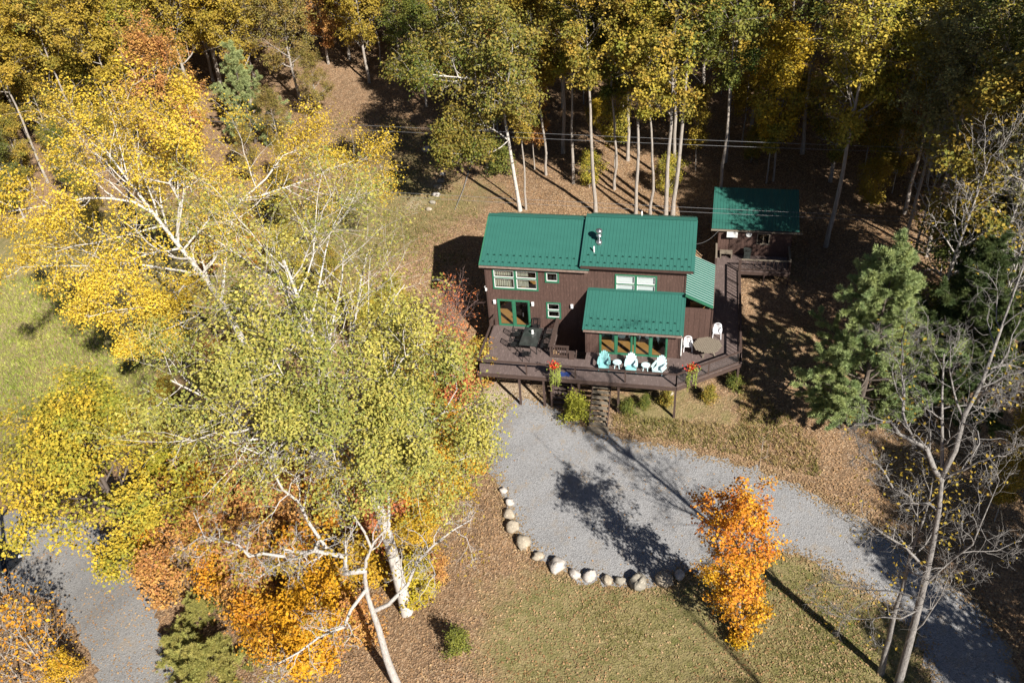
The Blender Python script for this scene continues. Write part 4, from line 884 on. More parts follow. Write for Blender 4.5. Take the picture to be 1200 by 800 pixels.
# --- understory of small maples on the lower left
sapA = deciduous(81, 5, .06, .12, 2.2, 16, 6, 4, 6500, .17, .24, upb=.08); sapB = deciduous(83, 4, .05, .1, 1.9, 14, 6, 4, 4200, .16, .28, upb=.08, keep=.7); sapC = deciduous(85, 3, .04, .1, 1.5, 12, 5, 4, 3000, .15, .2, upb=.08)
sapD = deciduous(86, 4.5, .05, .15, 2.0, 12, 5, 4, 300, .16, .3, upb=.1, keep=.7)
US = [(372, 792, sapA, ((.66, .36, .02), (.62, .28, .02)), 1.05, 'dense golden orange maple sapling near the foot of the gnarled tree'), (330, 770, sapB, ORG, 1.0, 0), (300, 690, sapB, RUS, 1.1, 1), (262, 660, sapA, RUS, .9, 1), (215, 640, sapB, RUS, 1.0, 1), (330, 640, sapB, RUS, 1.1, 1), (180, 660, sapC, ORG, 1.0, 0), (350, 590, sapB, RUS, 1.0, 1), (400, 620, sapB, ORG, 1.0, 0), (455, 590, sapB, RUS, .9, 1), (490, 600, sapC, ORG, .9, 0), (510, 560, sapC, ((.62, .40, .03), (.6, .28, .03)), 1.1, 2), (530, 530, sapB, ORG, .8, 0), (500, 520, sapA, ((.20, .22, .04), (.4, .33, .04)), .9, 3), (460, 520, sapB, ((.20, .22, .04), (.4, .33, .04)), 1.0, 3), (540, 480, sapB, RED, .9, 4), (525, 455, sapB, ((.42, .36, .05), (.5, .2, .05)), 1.0, 2), (500, 470, sapA, ((.35, .3, .05), (.5, .22, .05)), 1.0, 2), (485, 650, sapC, ((.6, .4, .03), (.5, .3, .03)), .8, 2), (490, 700, sapC, ((.45, .38, .03), (.5, .36, .03)), .9, 2), (420, 560, sapA, RUS, 1.0, 1), (380, 530, sapA, ORG, 1.0, 0), (290, 600, sapA, RUS, 1.1, 1), (250, 570, sapB, GLD, 1.2, 2), (60, 795, sapD, ORG, 1.3, 5), (25, 800, sapD, ORG, 1.0, 5), (40, 755, sapD, ORG, 1.1, 5), (75, 770, sapD, ORG, .9, 5), (85, 805, sapC, ((.6, .4, .03), (.55, .3, .03)), .7, 'small yellow sapling beside the gravel lane'), (210, 600, sapA, ((.4, .36, .03), (.3, .28, .03)), .9, 3), (360, 680, sapC, ORG, 1.2, 0), (420, 760, sapC, RUS, 1.0, 1), (310, 740, sapB, RUS, 1.0, 1), (265, 700, sapB, ORG, .9, 0), (195, 700, sapC, RUS, 1.1, 1), (430, 700, sapC, ((.62, .4, .03), (.5, .28, .03)), 1.1, 2), (390, 730, sapB, ((.64, .36, .02), (.6, .26, .02)), .9, 0), (240, 620, sapB, ORG, 1.0, 0), (440, 640, sapC, RED, 1.2, 'salmon red sapling beside the trunk of the huge white birch'), (520, 605, sapC, ORG, .7, 0), (535, 585, sapC, ((.6, .4, .03), (.5, .3, .03)), .8, 2), (512, 680, sapC, RUS, .6, 1), (548, 560, sapC, ((.6, .4, .03), (.6, .28, .03)), .8, 2), (505, 640, sapC, ((.6, .4, .03), (.5, .3, .03)), .7, 2), (340, 560, sapA, RUS, .9, 1), (560, 450, sapC, ((.42, .36, .05), (.5, .2, .05)), 1.0, 2)]
ULAB = ['bright orange maple sapling in the thicket below the birches', 'rust brown leaved sapling in the thicket below the birches', 'yellow leaved sapling in the thicket below the birches', 'greenish sapling in the shade of the birches', 'salmon red sapling beside the left end of the deck', 'sparse orange sapling on the bank beside the lane']
for i, (px, py, ms, cl, sc, lb) in enumerate(US):
    zn = 'near the hemlocks by the lane' if py > 700 and px < 300 else 'between the white birch and the drive' if px > 470 else 'beneath the crown of the white birch' if py < 580 else 'under the edge of the lane maple' if px < 250 else 'beside the gnarled tree' if px > 350 else 'between lane and gnarled tree'
    lab = lb if isinstance(lb, str) else ULAB[lb].replace('in the thicket below the birches', zn) if lb < 3 else ULAB[lb]
    place('maple_sapling', ms, GXY(px, py), lab, 'sapling', cl, 'grey', 'saplings in the thicket below the birches', rz=i * 1.7, sc=sc)
# bare reddish shrub beside the house
shA = deciduous(87, 5.2, .06, .08, 2.6, 26, 6, 5, 900, .14, .3, upb=.16, ang0=.8, ang1=.4, keep=.5)
place('bare_shrub', shA, (-2.6, -.6, float(T(-2.6, -.6))), 'leggy half bare shrub with reddish leaves against the left house wall', 'shrub', RED, 'redtwig')
place('bare_shrub', shA, (-1.9, -4.4, float(T(-1.9, -4.4))), 'leggy half bare shrub with salmon leaves at the deck corner', 'shrub', RED, 'redtwig', rz=2.1, sc=.95)
shB = deciduous(89, 1.5, .03, .05, 1.0, 14, 5, 4, 2600, .12, .16, upb=.1)
for px, py, sc, cl, lb in [(676, 492, 1.0, ((.30, .32, .04), (.42, .40, .05)), 'lime green bush between the two stairs under the deck'), (735, 484, .6, GRN, 'low green shrub on the slope under the deck'), (755, 478, .5, GRN, 'low green shrub on the slope under the deck'), (780, 474, .6, OLV, 'low green shrub on the slope under the deck'), (830, 470, .6, OLV, 'low olive weed clump on the bank below the angled rail'), (860, 455, .6, GRN, 'low olive weed clump on the bank below the angled rail'), (590, 205, 0.1, GRN, None), (588, 205, 1.4, GRN, 'green bush at the foot of the leaning twin trunk tree'), (545, 470, .8, YGR, 'yellow bush beside the sandy patch under the deck'), (538, 762, .75, ((.12, .15, .03), (.26, .25, .04)), 'low dark green bush alone in the brown leaf litter')]:
    if lb: place('shrub', shB, GXY(px, py), lb, 'bush', cl, 'dark', 'shrubs round the deck', rz=px, sc=sc)

# --- the woods behind the house
FV = [deciduous(101, 20, .17, .58, 3.6, 16, 6, 5, 11000, .22, .27, keep=.6), deciduous(102, 22, .19, .62, 4.2, 18, 6, 5, 12500, .22, .28, lean=(.8, 0), keep=.6), deciduous(103, 19, .15, .56, 3.4, 15, 6, 5, 10000, .22, .27, lean=(-.8, .3), keep=.6),
      deciduous(104, 15, .2, .22, 4.6, 22, 7, 5, 17000, .21, .27, keep=.7), deciduous(105, 17, .22, .3, 5.0, 24, 7, 5, 18000, .22, .28, keep=.7), deciduous(106, 20, .18, .45, 4.4, 20, 6, 5, 11000, .22, .28, keep=.55, shape='vase', ang0=.8, ang1=.4), deciduous(107, 13, .1, .3, 2.6, 14, 6, 5, 7500, .23, .3)]
FB = deciduous(111, 17, .17, .45, 3.6, 16, 7, 6, 250, .18, .3, keep=.15, shape='vase', ang0=.8, ang1=.4, wob=.16)
FLAB = {'YEL': 'golden yellow', 'OLV': 'olive green', 'GRN': 'green', 'DGR': 'dark green', 'GLD': 'old gold', 'RUS': 'rust orange', 'BRN': 'bronze brown', 'YGR': 'yellow-green', 'ORG': 'orange', 'GRY': 'olive grey'}
CO = dict(YEL=YEL, OLV=OLV, GRN=GRN, DGR=DGR, GLD=GLD, RUS=RUS, BRN=BRN, YGR=((.26, .27, .04), (.50, .36, .05)), ORG=ORG, GRY=((.34, .31, .13), (.24, .24, .09)))
used = []
def zone(x, y, v, c):
    zx = 'beyond the yellow birch' if x < -42 else 'around the pale green pine' if x < -24 else 'above the grassy clearing' if x < -9 else 'behind the lower left roof' if x < 5 else 'behind the taller house roof' if x < 14 else 'behind the shed' if x < 24 else 'near the white pine'
    zx = zx.replace('lower left roof', 'flueless roof')
    dp = 'at the front of the woods' if y < 29 else 'in the middle of the woods' if y < 46 else 'deep in the woods'
    return '%s%s tree %s %s' % ({3: 'broad ', 4: 'broad ', 5: 'forked ', 6: 'slim '}.get(v, ''), FLAB[c], dp, zx)
def forest(px, py, v, c, sc=1.0, label=None, rz=None, bk='grey', xy=None):
    p = xy if xy is not None else GXY(px, py); used.append((p[0], p[1]))
    place('forest_tree', FV[v] if v >= 0 else FB, (p[0], p[1], float(T(p[0], p[1]))), label or zone(p[0], p[1], v, c), 'tree', CO[c], bk, 'trees of the woods', rz=rz if rz is not None else random.uniform(0, 6.28), sc=sc * random.uniform(.95, 1.05))
# leaning twin trunk tree behind the house
b9 = GXY(609, 247)
tw9 = lambda pth: local(pth, b9)
place('forest_tree', deciduous(121, 17, .17, .5, 4.2, 22, 8, 5, 27000, .20, .34, trunk=tw9([(610, 250), (600, 190), (592, 140), (582, 90), (565, 40), (555, 5)]), limbs=[(tw9([(596, 165), (580, 150), (555, 140), (520, 150, -1)]), .06), (tw9([(592, 140), (590, 100, -2), (600, 60, -3), (600, 30, -3)]), .1), (tw9([(585, 100), (550, 85, -1), (510, 80, -2), (480, 70, -2)]), .09), (tw9([(596, 165), (585, 178), (560, 170, -2), (530, 168, -2)]), .05)]), b9, 'leaning twin trunk maple with green and bronze crown behind the house', 'tree', ((.13, .17, .03), (.33, .24, .05)), 'birch')
place('forest_tree', FV[0], (b9[0] + .5, b9[1] + .3, b9[2]), 'straight slim partner stem growing from the foot of the leaning maple', 'tree', OLV, 'grey', sc=.62)
for a in [(698, 250, 1, 'OLV', .95), (672, 215, 0, 'YGR', .9), (640, 205, 2, 'GLD', .85), (720, 222, 2, 'GRN', .9), (745, 252, 0, 'OLV', 1.0), (762, 253, 2, 'YGR', .95), (780, 255, 5, 'OLV', 1.1, 'tall pale forked tree rising behind the middle of the house roof'), (788, 253, 1, 'GRN', 1.0), (906, 212, 6, 'YEL', 1.0), (898, 215, 6, 'YGR', .8), (968, 289, 5, 'YGR', 1.05, 'tall forked grey tree standing beside the small shed'), (660, 180, 1, 'GLD', 1), (850, 190, 0, 'GLD', 1), (820, 160, 1, 'OLV', 1), (433, 97, 4, 'GLD', .75), (447, 78, 2, 'ORG', .8), (410, 70, 4, 'OLV', .8), (470, 85, 3, 'GRN', .8), (385, 75, 3, 'RUS', .75), (425, 45, 4, 'GLD', .9), (500, 125, 3, 'GRN', .7), (940, 180, 1, 'DGR', 1.0), (560, 130, 3, 'OLV', .8), (520, 100, 3, 'GLD', .8), (480, 60, 4, 'BRN', .8), (300, 70, 4, 'GLD', .8), (250, 95, 4, 'BRN', .75), (200, 110, 3, 'OLV', .85), (400, 22, 4, 'BRN', .8), (140, 100, 4, 'GLD', .85), (90, 120, 3, 'OLV', .8), (345, 55, 3, 'GLD', .85), (352, 118, 4, 'BRN', .72, 'rounded bronze tree at the edge of the grassy clearing'), (375, 140, 3, 'BRN', .42, 'low bronze bushy tree at the edge of the grassy clearing')]:
    forest(a[0], a[1], a[2], a[3], a[4], a[5] if len(a) > 5 else None)
# right hand woods, thicker and darker
RW = [(1085, 300, 5, 'GRY', .95, 'half bare olive grey tree behind the large white pine'), (1060, 285, 5, 'GRY', .8, 'smaller half bare olive grey tree behind the large white pine'), (1120, 250, 4, 'YGR', .9, None), (1180, 300, 4, 'YGR', 1.0, None), (1130, 390, 3, 'OLV', .9, None), (1100, 420, 3, 'DGR', .75, None), (1185, 400, 5, 'OLV', 1.0, None), (1170, 470, 3, 'DGR', .6, None), (1230, 440, 4, 'DGR', .9, None), (1260, 380, 1, 'DGR', 1.0, None), (1060, 250, 0, 'YGR', .9, None), (1150, 220, 1, 'GRN', 1.0, None), (1300, 300, 4, 'DGR', 1.1, None), (1115, 400, 4, 'OLV', 1.05, None), (1150, 420, 5, 'GRY', 1.1, None), (1130, 340, 1, 'DGR', 1.0, None), (1190, 560, 6, 'GLD', .5, None), (1165, 610, 6, 'GLD', .4, None)]
for x, y, v, c, sc in [(44, -21, 0, 'OLV', .85), (41, -27, 2, 'GLD', .75), (48, -14, 1, 'OLV', .9), (38, -33, 0, 'GLD', .7), (47, -27, 1, 'OLV', .9), (52, -20, 4, 'GRN', 1.0), (42, -14, 6, 'GLD', .9), (36, -25, 6, 'GLD', .9), (38, -30, 6, 'OLV', .9), (36.5, -20, 6, 'GLD', .8), (40, -23, 0, 'OLV', .7), (35, -16, 6, 'GLD', .7), (37, -12, 6, 'GLD', .8)]:
    place('forest_tree', FV[v], (x, y, float(T(x, y))), '%s leaved tree on the outer side of the curving drive' % FLAB[c], 'tree', CO[c], 'grey', 'trees on the outer side of the drive', rz=x, sc=sc); used.append((x, y))
for px, py, v, c, sc, lb in RW:
    xy = GXY(px, py); used.append(xy[:2])
    place('forest_tree', FV[v], xy, lb or '%s%s tree in the thick woods beyond the white pine' % ('broad ' if v in (3, 4) else 'slender ' if v == 6 else 'tall ', FLAB[c]), 'tree', CO[c], 'grey', 'trees flanking the drive', rz=random.uniform(0, 6.28), sc=sc)
for px, py, sc in [(1090, 395, .85), (1150, 360, 1.0), (1060, 345, .75), (1195, 335, 1.0), (1140, 470, .8), (1078, 440, 1.0), (1125, 445, 1.05), (1185, 465, 1.1), (1110, 300, 1.05), (1170, 280, 1.1), (1205, 250, 1.1), (1185, 430, .9)]:
    xy = GXY(px, py); place('bare_tree', FB, xy, 'grey nearly leafless tree among the dark woods beyond the white pine', 'tree', GLD, 'pale', 'leafless trees beyond the pine', rz=px * .37, sc=sc)
# random fill, kept off the clearing and the buildings
CLEAR = pxpoly([(330, 330), (345, 190), (385, 140), (430, 125), (470, 140), (500, 165), (600, 215), (700, 262), (860, 262), (960, 300), (1000, 300), (960, 420), (1000, 560), (1100, 660), (1100, 900), (500, 900), (500, 330)])
tries = 0; cnt = 0
while cnt < 200 and tries < 9000:
    tries += 1; x = random.uniform(-95, 58); y = random.uniform(8, 78)
    if y < 19 - .0 * x and -24 < x < 30: continue
    if inpoly(np.array(x), np.array(y), CLEAR): continue
    if x < -12 and y < 22 + .1 * x: continue
    if any((x - a) ** 2 + (y - b) ** 2 < 4.0 ** 2 for a, b in used): continue
    d = np.array([x, y, float(T(x, y))]) - CAM; dd = d @ FWD; px = 600 + FPX * (d @ RIGHT) / dd; py = 400 - FPX * (d @ UP) / dd
    if px < -160 or px > 1330 or py < -90: continue
    if 225 < px < 345 and 150 < py < 330: continue
    if px < 420: c = random.choice(['GLD', 'YEL', 'RUS', 'BRN', 'YGR', 'GLD', 'RUS', 'OLV', 'YEL']); v = random.choice([3, 4, 4, 0, 2, 5])
    elif px < 640: c = random.choice(['GLD', 'OLV', 'YGR', 'ORG', 'GRN', 'YEL', 'GRN']); v = random.choice([0, 4, 2, 4, 3, 3])
    elif px < 960: c = random.choice(['OLV', 'GLD', 'GRN', 'GRN', 'ORG', 'OLV', 'YGR', 'DGR']); v = random.choice([0, 1, 2, 5, 1, 0])
    else: c = random.choice(['GRN', 'GRN', 'YGR', 'OLV', 'YGR', 'YEL', 'OLV']); v = random.choice([0, 1, 4, 5, 3, 1])
    forest(0, 0, v, c, random.uniform(.8, 1.1), xy=(x, y)); cnt += 1
# young trees in the dark gaps between the trunks
for i in range(46):
    for _ in range(30):
        x = random.uniform(-6, 48); y = random.uniform(19, 40)
        if not inpoly(np.array(x), np.array(y), CLEAR) and all((x - a) ** 2 + (y - b) ** 2 > 2.2 for a, b in used): break
    c = random.choice(['YEL', 'GLD', 'GLD', 'YGR', 'OLV', 'RUS', 'YGR']); used.append((x, y))
    place('understory_sapling', random.choice([FV[6], FV[6], sapA]), (x, y, float(T(x, y))), '%s slender sapling %s' % (FLAB[c], zone(x, y, 0, c).split(' tree ')[1]), 'sapling', CO[c], 'grey', 'saplings between the woodland trunks', rz=random.uniform(0, 6), sc=random.uniform(.5, .9))
# left margin: shrubs and young trees under the yellow birch
for i, (px, py, sc, c) in enumerate([(20, 170, .7, 'GRN'), (70, 190, .6, 'OLV'), (30, 260, .55, 'DGR'), (120, 170, .6, 'YGR'), (200, 170, .6, 'GLD'), (240, 190, .5, 'YEL'), (160, 120, .8, 'OLV'), (330, 180, .4, 'BRN'), (255, 330, .35, 'RUS'), (300, 320, .35, 'ORG'), (350, 350, .4, 'YGR'), (400, 380, .4, 'OLV'), (440, 420, .4, 'YGR'), (380, 440, .45, 'GRN'), (300, 420, .4, 'OLV'), (220, 430, .4, 'DGR'), (270, 480, .4, 'RUS'), (40, 225, .5, 'OLV'), (95, 235, .45, 'GRN'), (150, 215, .45, 'OLV'), (225, 225, .4, 'YGR'), (60, 150, .6, 'GRN'), (5, 210, .5, 'YGR'), (300, 215, .35, 'BRN'), (340, 225, .3, 'OLV'), (190, 250, .35, 'GLD'), (120, 275, .35, 'OLV'), (335, 270, .3, 'YGR'), (470, 400, .35, 'YGR'), (220, 530, .4, 'GLD')]):
    place('young_maple', FV[3], GXY(px, py), '%s bushy young maple beneath the yellow birch' % FLAB[c], 'tree', CO[c], 'grey', 'bushy young maples beneath the yellow birch', rz=i * 2.1, sc=sc)

# ---------------------------------------------------------------- boulders edging the drive
def boulder(seed, s):
    r_ = np.random.default_rng(seed); n, m = 12, 9; V = []
    ph = r_.uniform(0, 6.28, 6); fr = r_.uniform(1, 3, (6, 3)); am = r_.uniform(.03, .1, 6)
    pl_ = unit(r_.normal(0, 1, (5, 3))); pd = r_.uniform(.72, .92, 5)
    for j in range(m + 1):
        th = math.pi * j / m
        for i in range(n):
            a = 2 * math.pi * i / n; d = np.array([math.sin(th) * math.cos(a), math.sin(th) * math.sin(a), math.cos(th)])
            k = 1 + sum(am[q] * math.sin(d @ fr[q] * 2 + ph[q]) for q in range(6))
            for q in range(5): k = min(k, pd[q] / max(d @ pl_[q], .05) if d @ pl_[q] > .3 else k)
            V.append(d * k * np.array(s))
    F = [(j * n + i, (j + 1) * n + i, (j + 1) * n + (i + 1) % n, j * n + (i + 1) % n) for j in range(m) for i in range(n)]
    mb = MB(); mb.add(V, F); return mb
def stone_mat(nm, c): return pm(nm, c, tuple(x * .62 for x in c), 3.0, .9, .15, .6, fine=7)
SM = [stone_mat('tan_stone', (.40, .34, .26)), stone_mat('pale_stone', (.52, .47, .42)), stone_mat('grey_stone', (.30, .27, .22))]
ST = [(590, 573, .42, 1, 'small pale boulder at the deck end of the stone row'), (597, 587, .5, 1, 'pale boulder second from the deck end of the stone row'), (597, 601, .62, 0, 'low flat tan boulder before the round grey-tan one in the stone row'), (601, 616, .72, 0, 'round smooth tan boulder in the stone row'), (613, 634, .82, 0, 'long egg shaped tan boulder in the stone row'), (631, 650, .52, 0, 'small squared tan boulder in the stone row'), (653, 662, .86, 1, 'big pinkish pale boulder in the stone row'), (674, 671, .55, 1, 'small whitish boulder beside the big pinkish one'), (691, 673, .66, 1, 'bright white wedge boulder in the stone row'), (711, 678, .56, 0, 'squared tan boulder beside the white wedge'), (727, 679, .5, 2, 'small dull brown boulder beside the lichen grey one'), (749, 682, .92, 2, 'large lichen grey boulder in the stone row'), (778, 678, .84, 0, 'rounded tan boulder next to the large grey one'), (797, 672, .55, 1, 'shaded pale boulder at the lawn end of the stone row'), (484, 662, .3, 1, 'small pale stone in the leaf litter by the birch')]
for i, (px, py, s, mt, lb) in enumerate(ST):
    p = GXY(px, py + 3); o = boulder(200 + i, (s * .64, s * .55, s * .46)).build('boulder', SM[mt], None, True); o.location = (p[0], p[1], p[2] + s * .24); o.rotation_euler = (0, 0, i * 1.3); tag(o, lb, 'boulder', 'boulders edging the drive')
# old stone edging and rocks in the clearing
for i, (px, py, s) in enumerate([(523, 196, .35), (519, 205, .3), (517, 213, .4), (513, 220, .45), (511, 229, .4), (507, 238, .35), (503, 246, .3), (526, 186, .3)]):
    p = GXY(px, py); o = boulder(300 + i, (s, s * .7, s * .6)).build('edging_stone', SM[i % 3], None, True); o.location = (p[0], p[1], p[2] + .08); tag(o, 'rough stone in the short row crossing the grassy clearing', 'stone', 'stone row in the clearing')
for i, (px, py, s, lb) in enumerate([(500, 176, .55, 'pale rock outcrop at the shaded edge of the clearing'), (180, 228, .9, 'large pale rock showing through the yellow birch'), (784, 462, .3, 'small pale rock on the bank under the deck'), (160, 262, .7, 'pale rock ledge under the yellow birch')]):
    p = GXY(px, py); o = boulder(330 + i, (s, s * .8, s * .6)).build('rock', SM[1], None, True); o.location = (p[0], p[1], p[2] + .1); tag(o, lb, 'rock')
# fallen branch on the slope
p = GXY(545, 225); br = local([(533, 246), (543, 222), (548, 205), (553, 190), (555, 165), (562, 155)], p); 
o = MB().tube([(q[0], 0, .08 + .0 * q[2]) for q in br], .03, 6).build('fallen_branch', M['bone'], None); 
pts = at(np.array([533, 543, 548, 553, 556, 561.]), np.array([246, 222, 205, 190, 170, 156.]), .1); bpy.data.objects.remove(o)
tag(MB().tube(pts, [.02, .04, .05, .05, .04, .03], 6).build('fallen_branch', M['bone'], None, True), 'pale thin fallen branch on the leafy slope behind the house', 'branch')

# ---------------------------------------------------------------- overhead wires and poles
def pole(x, y, h, label):
    t = empty('utility_pole', (x, y, float(T(x, y)))); tag(t, label, 'utility pole', 'utility poles')
    MB().tube([(0, 0, -.4), (0, 0, h)], [.16, .11], 10).build('shaft', M['pole'], t); MB().box(-.06, .06, -1.1, 1.1, h - .6, h - .48).build('crossarm', M['pole'], t); return t
def wire(a, b, sag, label, r=.010):
    a = np.array(a, float); b = np.array(b, float); u = np.linspace(0, 1, 26); P = a + (b - a) * u[:, None]; P[:, 2] -= sag * 4 * u * (1 - u)
    tag(MB().tube(P, r, 5).build('power_line', M['wire'], None), label, 'wire', 'overhead wires')
w1, w2 = aty(405, 142, 14.0), aty(1030, 168, 14.0); d = (w2 - w1) / np.linalg.norm(w2 - w1)
E1, E2 = w1 - d * 26, w2 + d * 20
for k, (dy, dz) in enumerate(((0, 0), (.5, -.45))): wire(E1 + (0, dy, dz), E2 + (0, dy, dz), .35 + .2 * k, ['upper high wire strung across the woods behind the house', 'lower high wire strung just under the upper one behind the house'][k])
v1, v2 = aty(460, 222, 10.0), aty(1010, 249, 10.0); d = (v2 - v1) / np.linalg.norm(v2 - v1); E3, E4 = v1 - d * 24, v2 + d * 20
for k, (dy, dz) in enumerate(((0, 0), (.15, -.35))): wire(E3 + (0, dy, dz), E4 + (0, dy, dz), .3 + .1 * k, ['low wire passing just above the small shed roof', 'lowest wire passing just above the small shed roof'][k])
pole(E1[0], E1[1] + .25, E1[2] - float(T(E1[0], E1[1])) + .7, 'wooden utility pole hidden in the woods left of the clearing'.replace('left of', 'past')); pole(E2[0], E2[1] + .25, E2[2] - float(T(E2[0], E2[1])) + .7, 'wooden utility pole in the woods past the shed')
pole(E3[0], E3[1], E3[2] - float(T(E3[0], E3[1])) + .3, 'short utility pole under the yellow birch'); pole(E4[0], E4[1], E4[2] - float(T(E4[0], E4[1])) + .3, 'short utility pole in the dark woods past the shed')
wire((13.9, 3.0, 5.6), (15.75, 11.1, 2.2), .35, 'slack service wire from the house gable to the shed', .012)
p = GXY(14, 722); t = empty('utility_pole', p); tag(t, 'dark leaning wooden pole on the bank beside the lane', 'utility pole')
MB().tube([(0, 0, -.4), (.45, -.1, 4.0), (.8, -.2, 8.0)], [.17, .15, .12], 10).build('shaft', M['pole'], t); MB().box(.7, .85, -.8, .5, 7.3, 7.42).build('crossarm', M['pole'], t)

# ---------------------------------------------------------------- parked car at the lane
def car(loc, rz, label):
    t = empty('parked_car', loc, rz); tag(t, label, 'car'); n = 12
    secs = [(-2.25, .60, .55, .80), (-2.1, .80, .42, .92), (-1.4, .88, .36, .98), (-.5, .90, .34, 1.0), (.6, .90, .34, 1.0), (1.3, .88, .36, .96), (1.9, .82, .40, .90), (2.2, .66, .48, .78), (2.28, .5, .52, .70)]
    V = []; 
    for x, hw, zb, zt in secs: V += [(x, -hw * .9, zb), (x, -hw, (zb + zt) / 2), (x, -hw * .93, zt - .06), (x, -hw * .7, zt), (x, hw * .7, zt), (x, hw * .93, zt - .06), (x, hw, (zb + zt) / 2), (x, hw * .9, zb)]
    F = [(i * 8 + k, i * 8 + (k + 1) % 8, (i + 1) * 8 + (k + 1) % 8, (i + 1) * 8 + k) for i in range(len(secs) - 1) for k in range(8)] + [tuple(range(8))[::-1], tuple(64 + k for k in range(8))]
    mb = MB(); mb.add(V, F); mb.build('body', M['carpaint'], t, True)
    cab = [(-1.75, .66, .97), (-1.05, .60, 1.45), (.1, .60, 1.47), (1.05, .68, .96)]
    V = []; 
    for x, hw, z in cab: V += [(x, -hw, z), (x, hw, z)]
    for x, hw, z in cab: V += [(x, -hw - (.1 if z > 1.2 else .14), .95), (x, hw + (.1 if z > 1.2 else .14), .95)]
    mb = MB(); mb.add(V, [(0, 2, 3, 1), (4, 6, 7, 5), (8, 10, 2, 0), (10, 12, 4, 2), (12, 14, 6, 4), (1, 3, 11, 9), (3, 5, 13, 11), (5, 7, 15, 13)]); mb.build('window', M['smoked'], t)
    MB().add([(-1.1, -.59, 1.46), (-1.1, .59, 1.46), (.15, .59, 1.48), (.15, -.59, 1.48), (-1.1, -.59, 1.5), (-1.1, .59, 1.5), (.15, .59, 1.52), (.15, -.59, 1.52)], [(3, 2, 1, 0), (4, 5, 6, 7), (0, 1, 5, 4), (1, 2, 6, 5), (2, 3, 7, 6), (3, 0, 4, 7)]).build('roof', M['carpaint'], t)
    for sx in (-1.4, 1.4):
        for sy in (-1, 1):
            wh = empty('wheel', (sx, sy * .8, .33)); wh.parent = t
            a = MB().lathe([(.2, -.1), (.31, -.1), (.33, -.06), (.33, .06), (.31, .1), (.2, .1)], 18).build('tyre', M['tyre'], wh, True); a.rotation_euler = (math.pi / 2, 0, 0); a = MB().lathe([(.02, -.09), (.2, -.085), (.2, .085), (.02, .09)], 12).build('rim', M['steel'], wh); a.rotation_euler = (math.pi / 2, 0, 0)
    for sy in (-1, 1): MB().box(2.02, 2.2, sy * .62 - .12, sy * .62 + .12, .66, .80).build('headlight', M['lamp'], t); MB().box(-2.24, -2.1, sy * .6 - .12, sy * .6 + .12, .7, .84).build('taillight', M['red'], t)
    MB().box(2.24, 2.34, -.5, .5, .45, .55).build('bumper', M['steel'], t)
p = GXY(-9, 660); car(p, -.15, 'glossy black car parked on the lane under the yellow-green maple')

# ---------------------------------------------------------------- ground litter: leaves, grass, weeds (uncountable)
def scatter(n, poly=None, box=(-40, 40, -36, 34), keepf=None):
    x = rng.uniform(box[0], box[1], n); y = rng.uniform(box[2], box[3], n); k = np.ones(n, bool)
    if poly is not None: k &= inpoly(x, y, poly)
    k &= ~((x > .2) & (x < 17.5) & (y > -5.5) & (y < 7)) & ~((x > 13) & (x < 21.5) & (y > 4) & (y < 15))
    if keepf is not None: k &= rng.random(n) < keepf(x, y)
    return x[k], y[k]
def dmask(x, y): return np.where(inpoly(x, y, DRIVE), .05, np.where(inpoly(x, y, LANE), .5, 1.0))
x, y = scatter(150000, keepf=lambda x, y: dmask(x, y) * (.35 + .65 * (np.sin(x * .5 + 1) * np.cos(y * .43) > -.3)))
C = np.column_stack([x, y, T(x, y) + .05]); lv = leaves(C, rng, .115, .75, up=1.6)
o = link('fallen_leaves', lv, M['leaf']); o.color = (.58, .41, .23, 1); o['tint'] = [.33, .18, .08]; tag(o, 'carpet of fallen tan and brown leaves over the ground', None, kind='stuff')
def blades(name, x, y, h, wd, c1, c2, label, per=3):
    n = len(x) * per; x = np.repeat(x, per) + rng.normal(0, .05, n); y = np.repeat(y, per) + rng.normal(0, .05, n); z = T(x, y)
    d = np.column_stack([rng.normal(0, .45, n), rng.normal(0, .45, n), np.ones(n)]); s = h * rng.uniform(.5, 1.3, n)[:, None]; a = rng.uniform(0, 6.28, n); b = np.column_stack([np.cos(a), np.sin(a), 0 * a]) * wd
    C = np.column_stack([x, y, z - .01]); V = np.stack([C - b, C + b, C + d * s], 1).reshape(-1, 3)
    me = mesh_np(name, V, [np.arange(3 * n).reshape(n, 3)], {'lr': np.repeat(rng.random(n), 3), 'cr': np.repeat(np.repeat(.5 + .5 * np.sin(x[::per] * .9) * np.cos(y[::per] * 1.1), per), 3)})
    o = link(name, me, M['leaf']); o.color = (*c1, 1); o['tint'] = list(c2); tag(o, label, None, kind='stuff')
lawn = pxpoly([(840, 640), (905, 640), (1000, 700), (1060, 740), (1080, 860), (560, 860), (640, 700), (760, 700)])
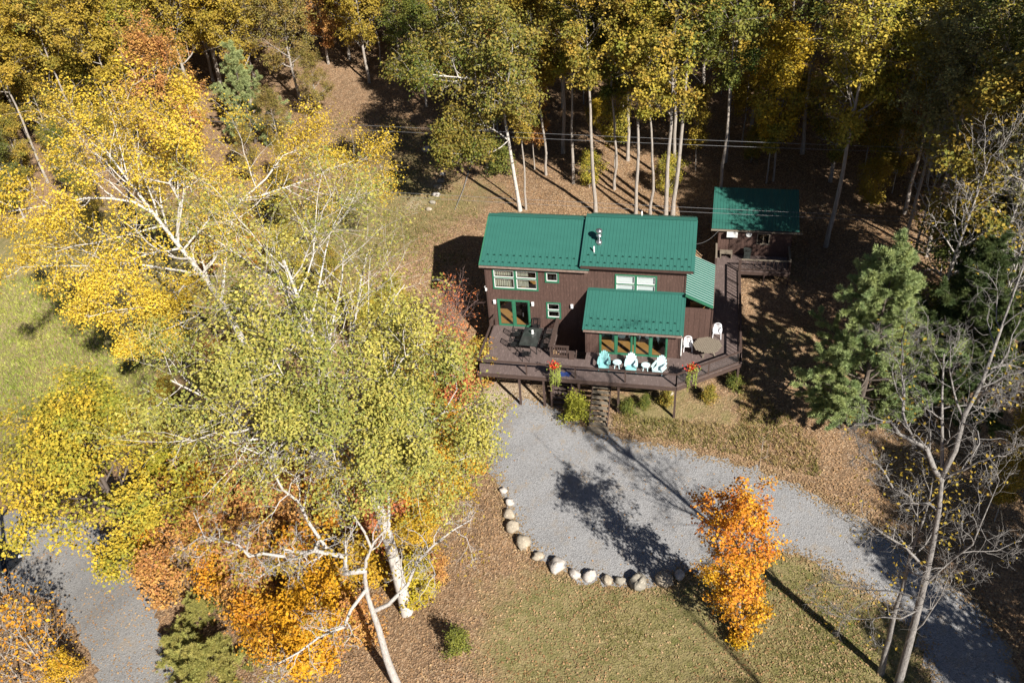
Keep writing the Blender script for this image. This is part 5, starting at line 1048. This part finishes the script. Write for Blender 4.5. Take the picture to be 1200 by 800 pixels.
x, y = scatter(60000, lawn, (0, 34, -34, -10), lambda x, y: (1 - inpoly(x, y, DRIVE)) * np.clip(.25 + .6 * np.sin(x * .7) * np.cos(y * .6) + .03 * (x - 10), .05, 1)); blades('lawn_grass', x, y, .13, .022, (.22, .20, .06), (.44, .35, .17), 'short patchy lawn grass below the drive')
bank = pxpoly([(715, 470), (800, 460), (870, 440), (960, 520), (960, 560), (850, 530), (720, 505)])
x, y = scatter(16000, bank, (6, 30, -14, 4), lambda x, y: 1 - inpoly(x, y, DRIVE)); blades('bank_weeds', x, y, .28, .03, (.20, .19, .05), (.40, .29, .13), 'rough weeds on the bank between deck and drive')
clr = pxpoly([(340, 330), (350, 200), (400, 130), (480, 140), (520, 180), (560, 250), (560, 300), (480, 330)])
x, y = scatter(40000, clr, (-34, 4, 2, 34), lambda x, y: np.clip(.45 + .5 * np.sin(x * .6 + 1) * np.cos(y * .5), .1, 1)); blades('clearing_grass', x, y, .2, .03, (.20, .19, .055), (.40, .32, .15), 'dry grass in the clearing behind the birches')

mead = pxpoly([(-120, 340), (60, 325), (140, 380), (180, 440), (150, 480), (-120, 490)])
x, y = scatter(90000, mead, (-60, -5, -30, 15)); blades('meadow_grass', x, y, .3, .05, (.24, .29, .05), (.38, .38, .09), 'bright green meadow grass past the yellow birch', 2)

grn = pxpoly([(860, 650), (905, 645), (1000, 702), (1055, 745), (1075, 830), (960, 830), (900, 740)])
x, y = scatter(26000, grn, (10, 34, -34, -10), lambda x, y: (1 - inpoly(x, y, DRIVE)) * np.clip(.5 + .6 * np.sin(x * 1.1 + y) * np.cos(y * .8), .05, 1)); blades('green_grass', x, y, .15, .022, (.11, .15, .03), (.25, .25, .07), 'greener lawn grass along the inner edge of the drive')
ed = DRIVE[rng.integers(0, len(DRIVE), 9000)] + rng.normal(0, .35, (9000, 2))
C = np.column_stack([ed, T(ed[:, 0], ed[:, 1]) + .06]); o = link('edge_leaves', leaves(C, rng, .11, .75, up=1.6), M['leaf']); o.color = (.50, .36, .20, 1); o['tint'] = [.30, .20, .10]; tag(o, 'dry leaves and weeds gathered along the edges of the drive', None, kind='stuff')
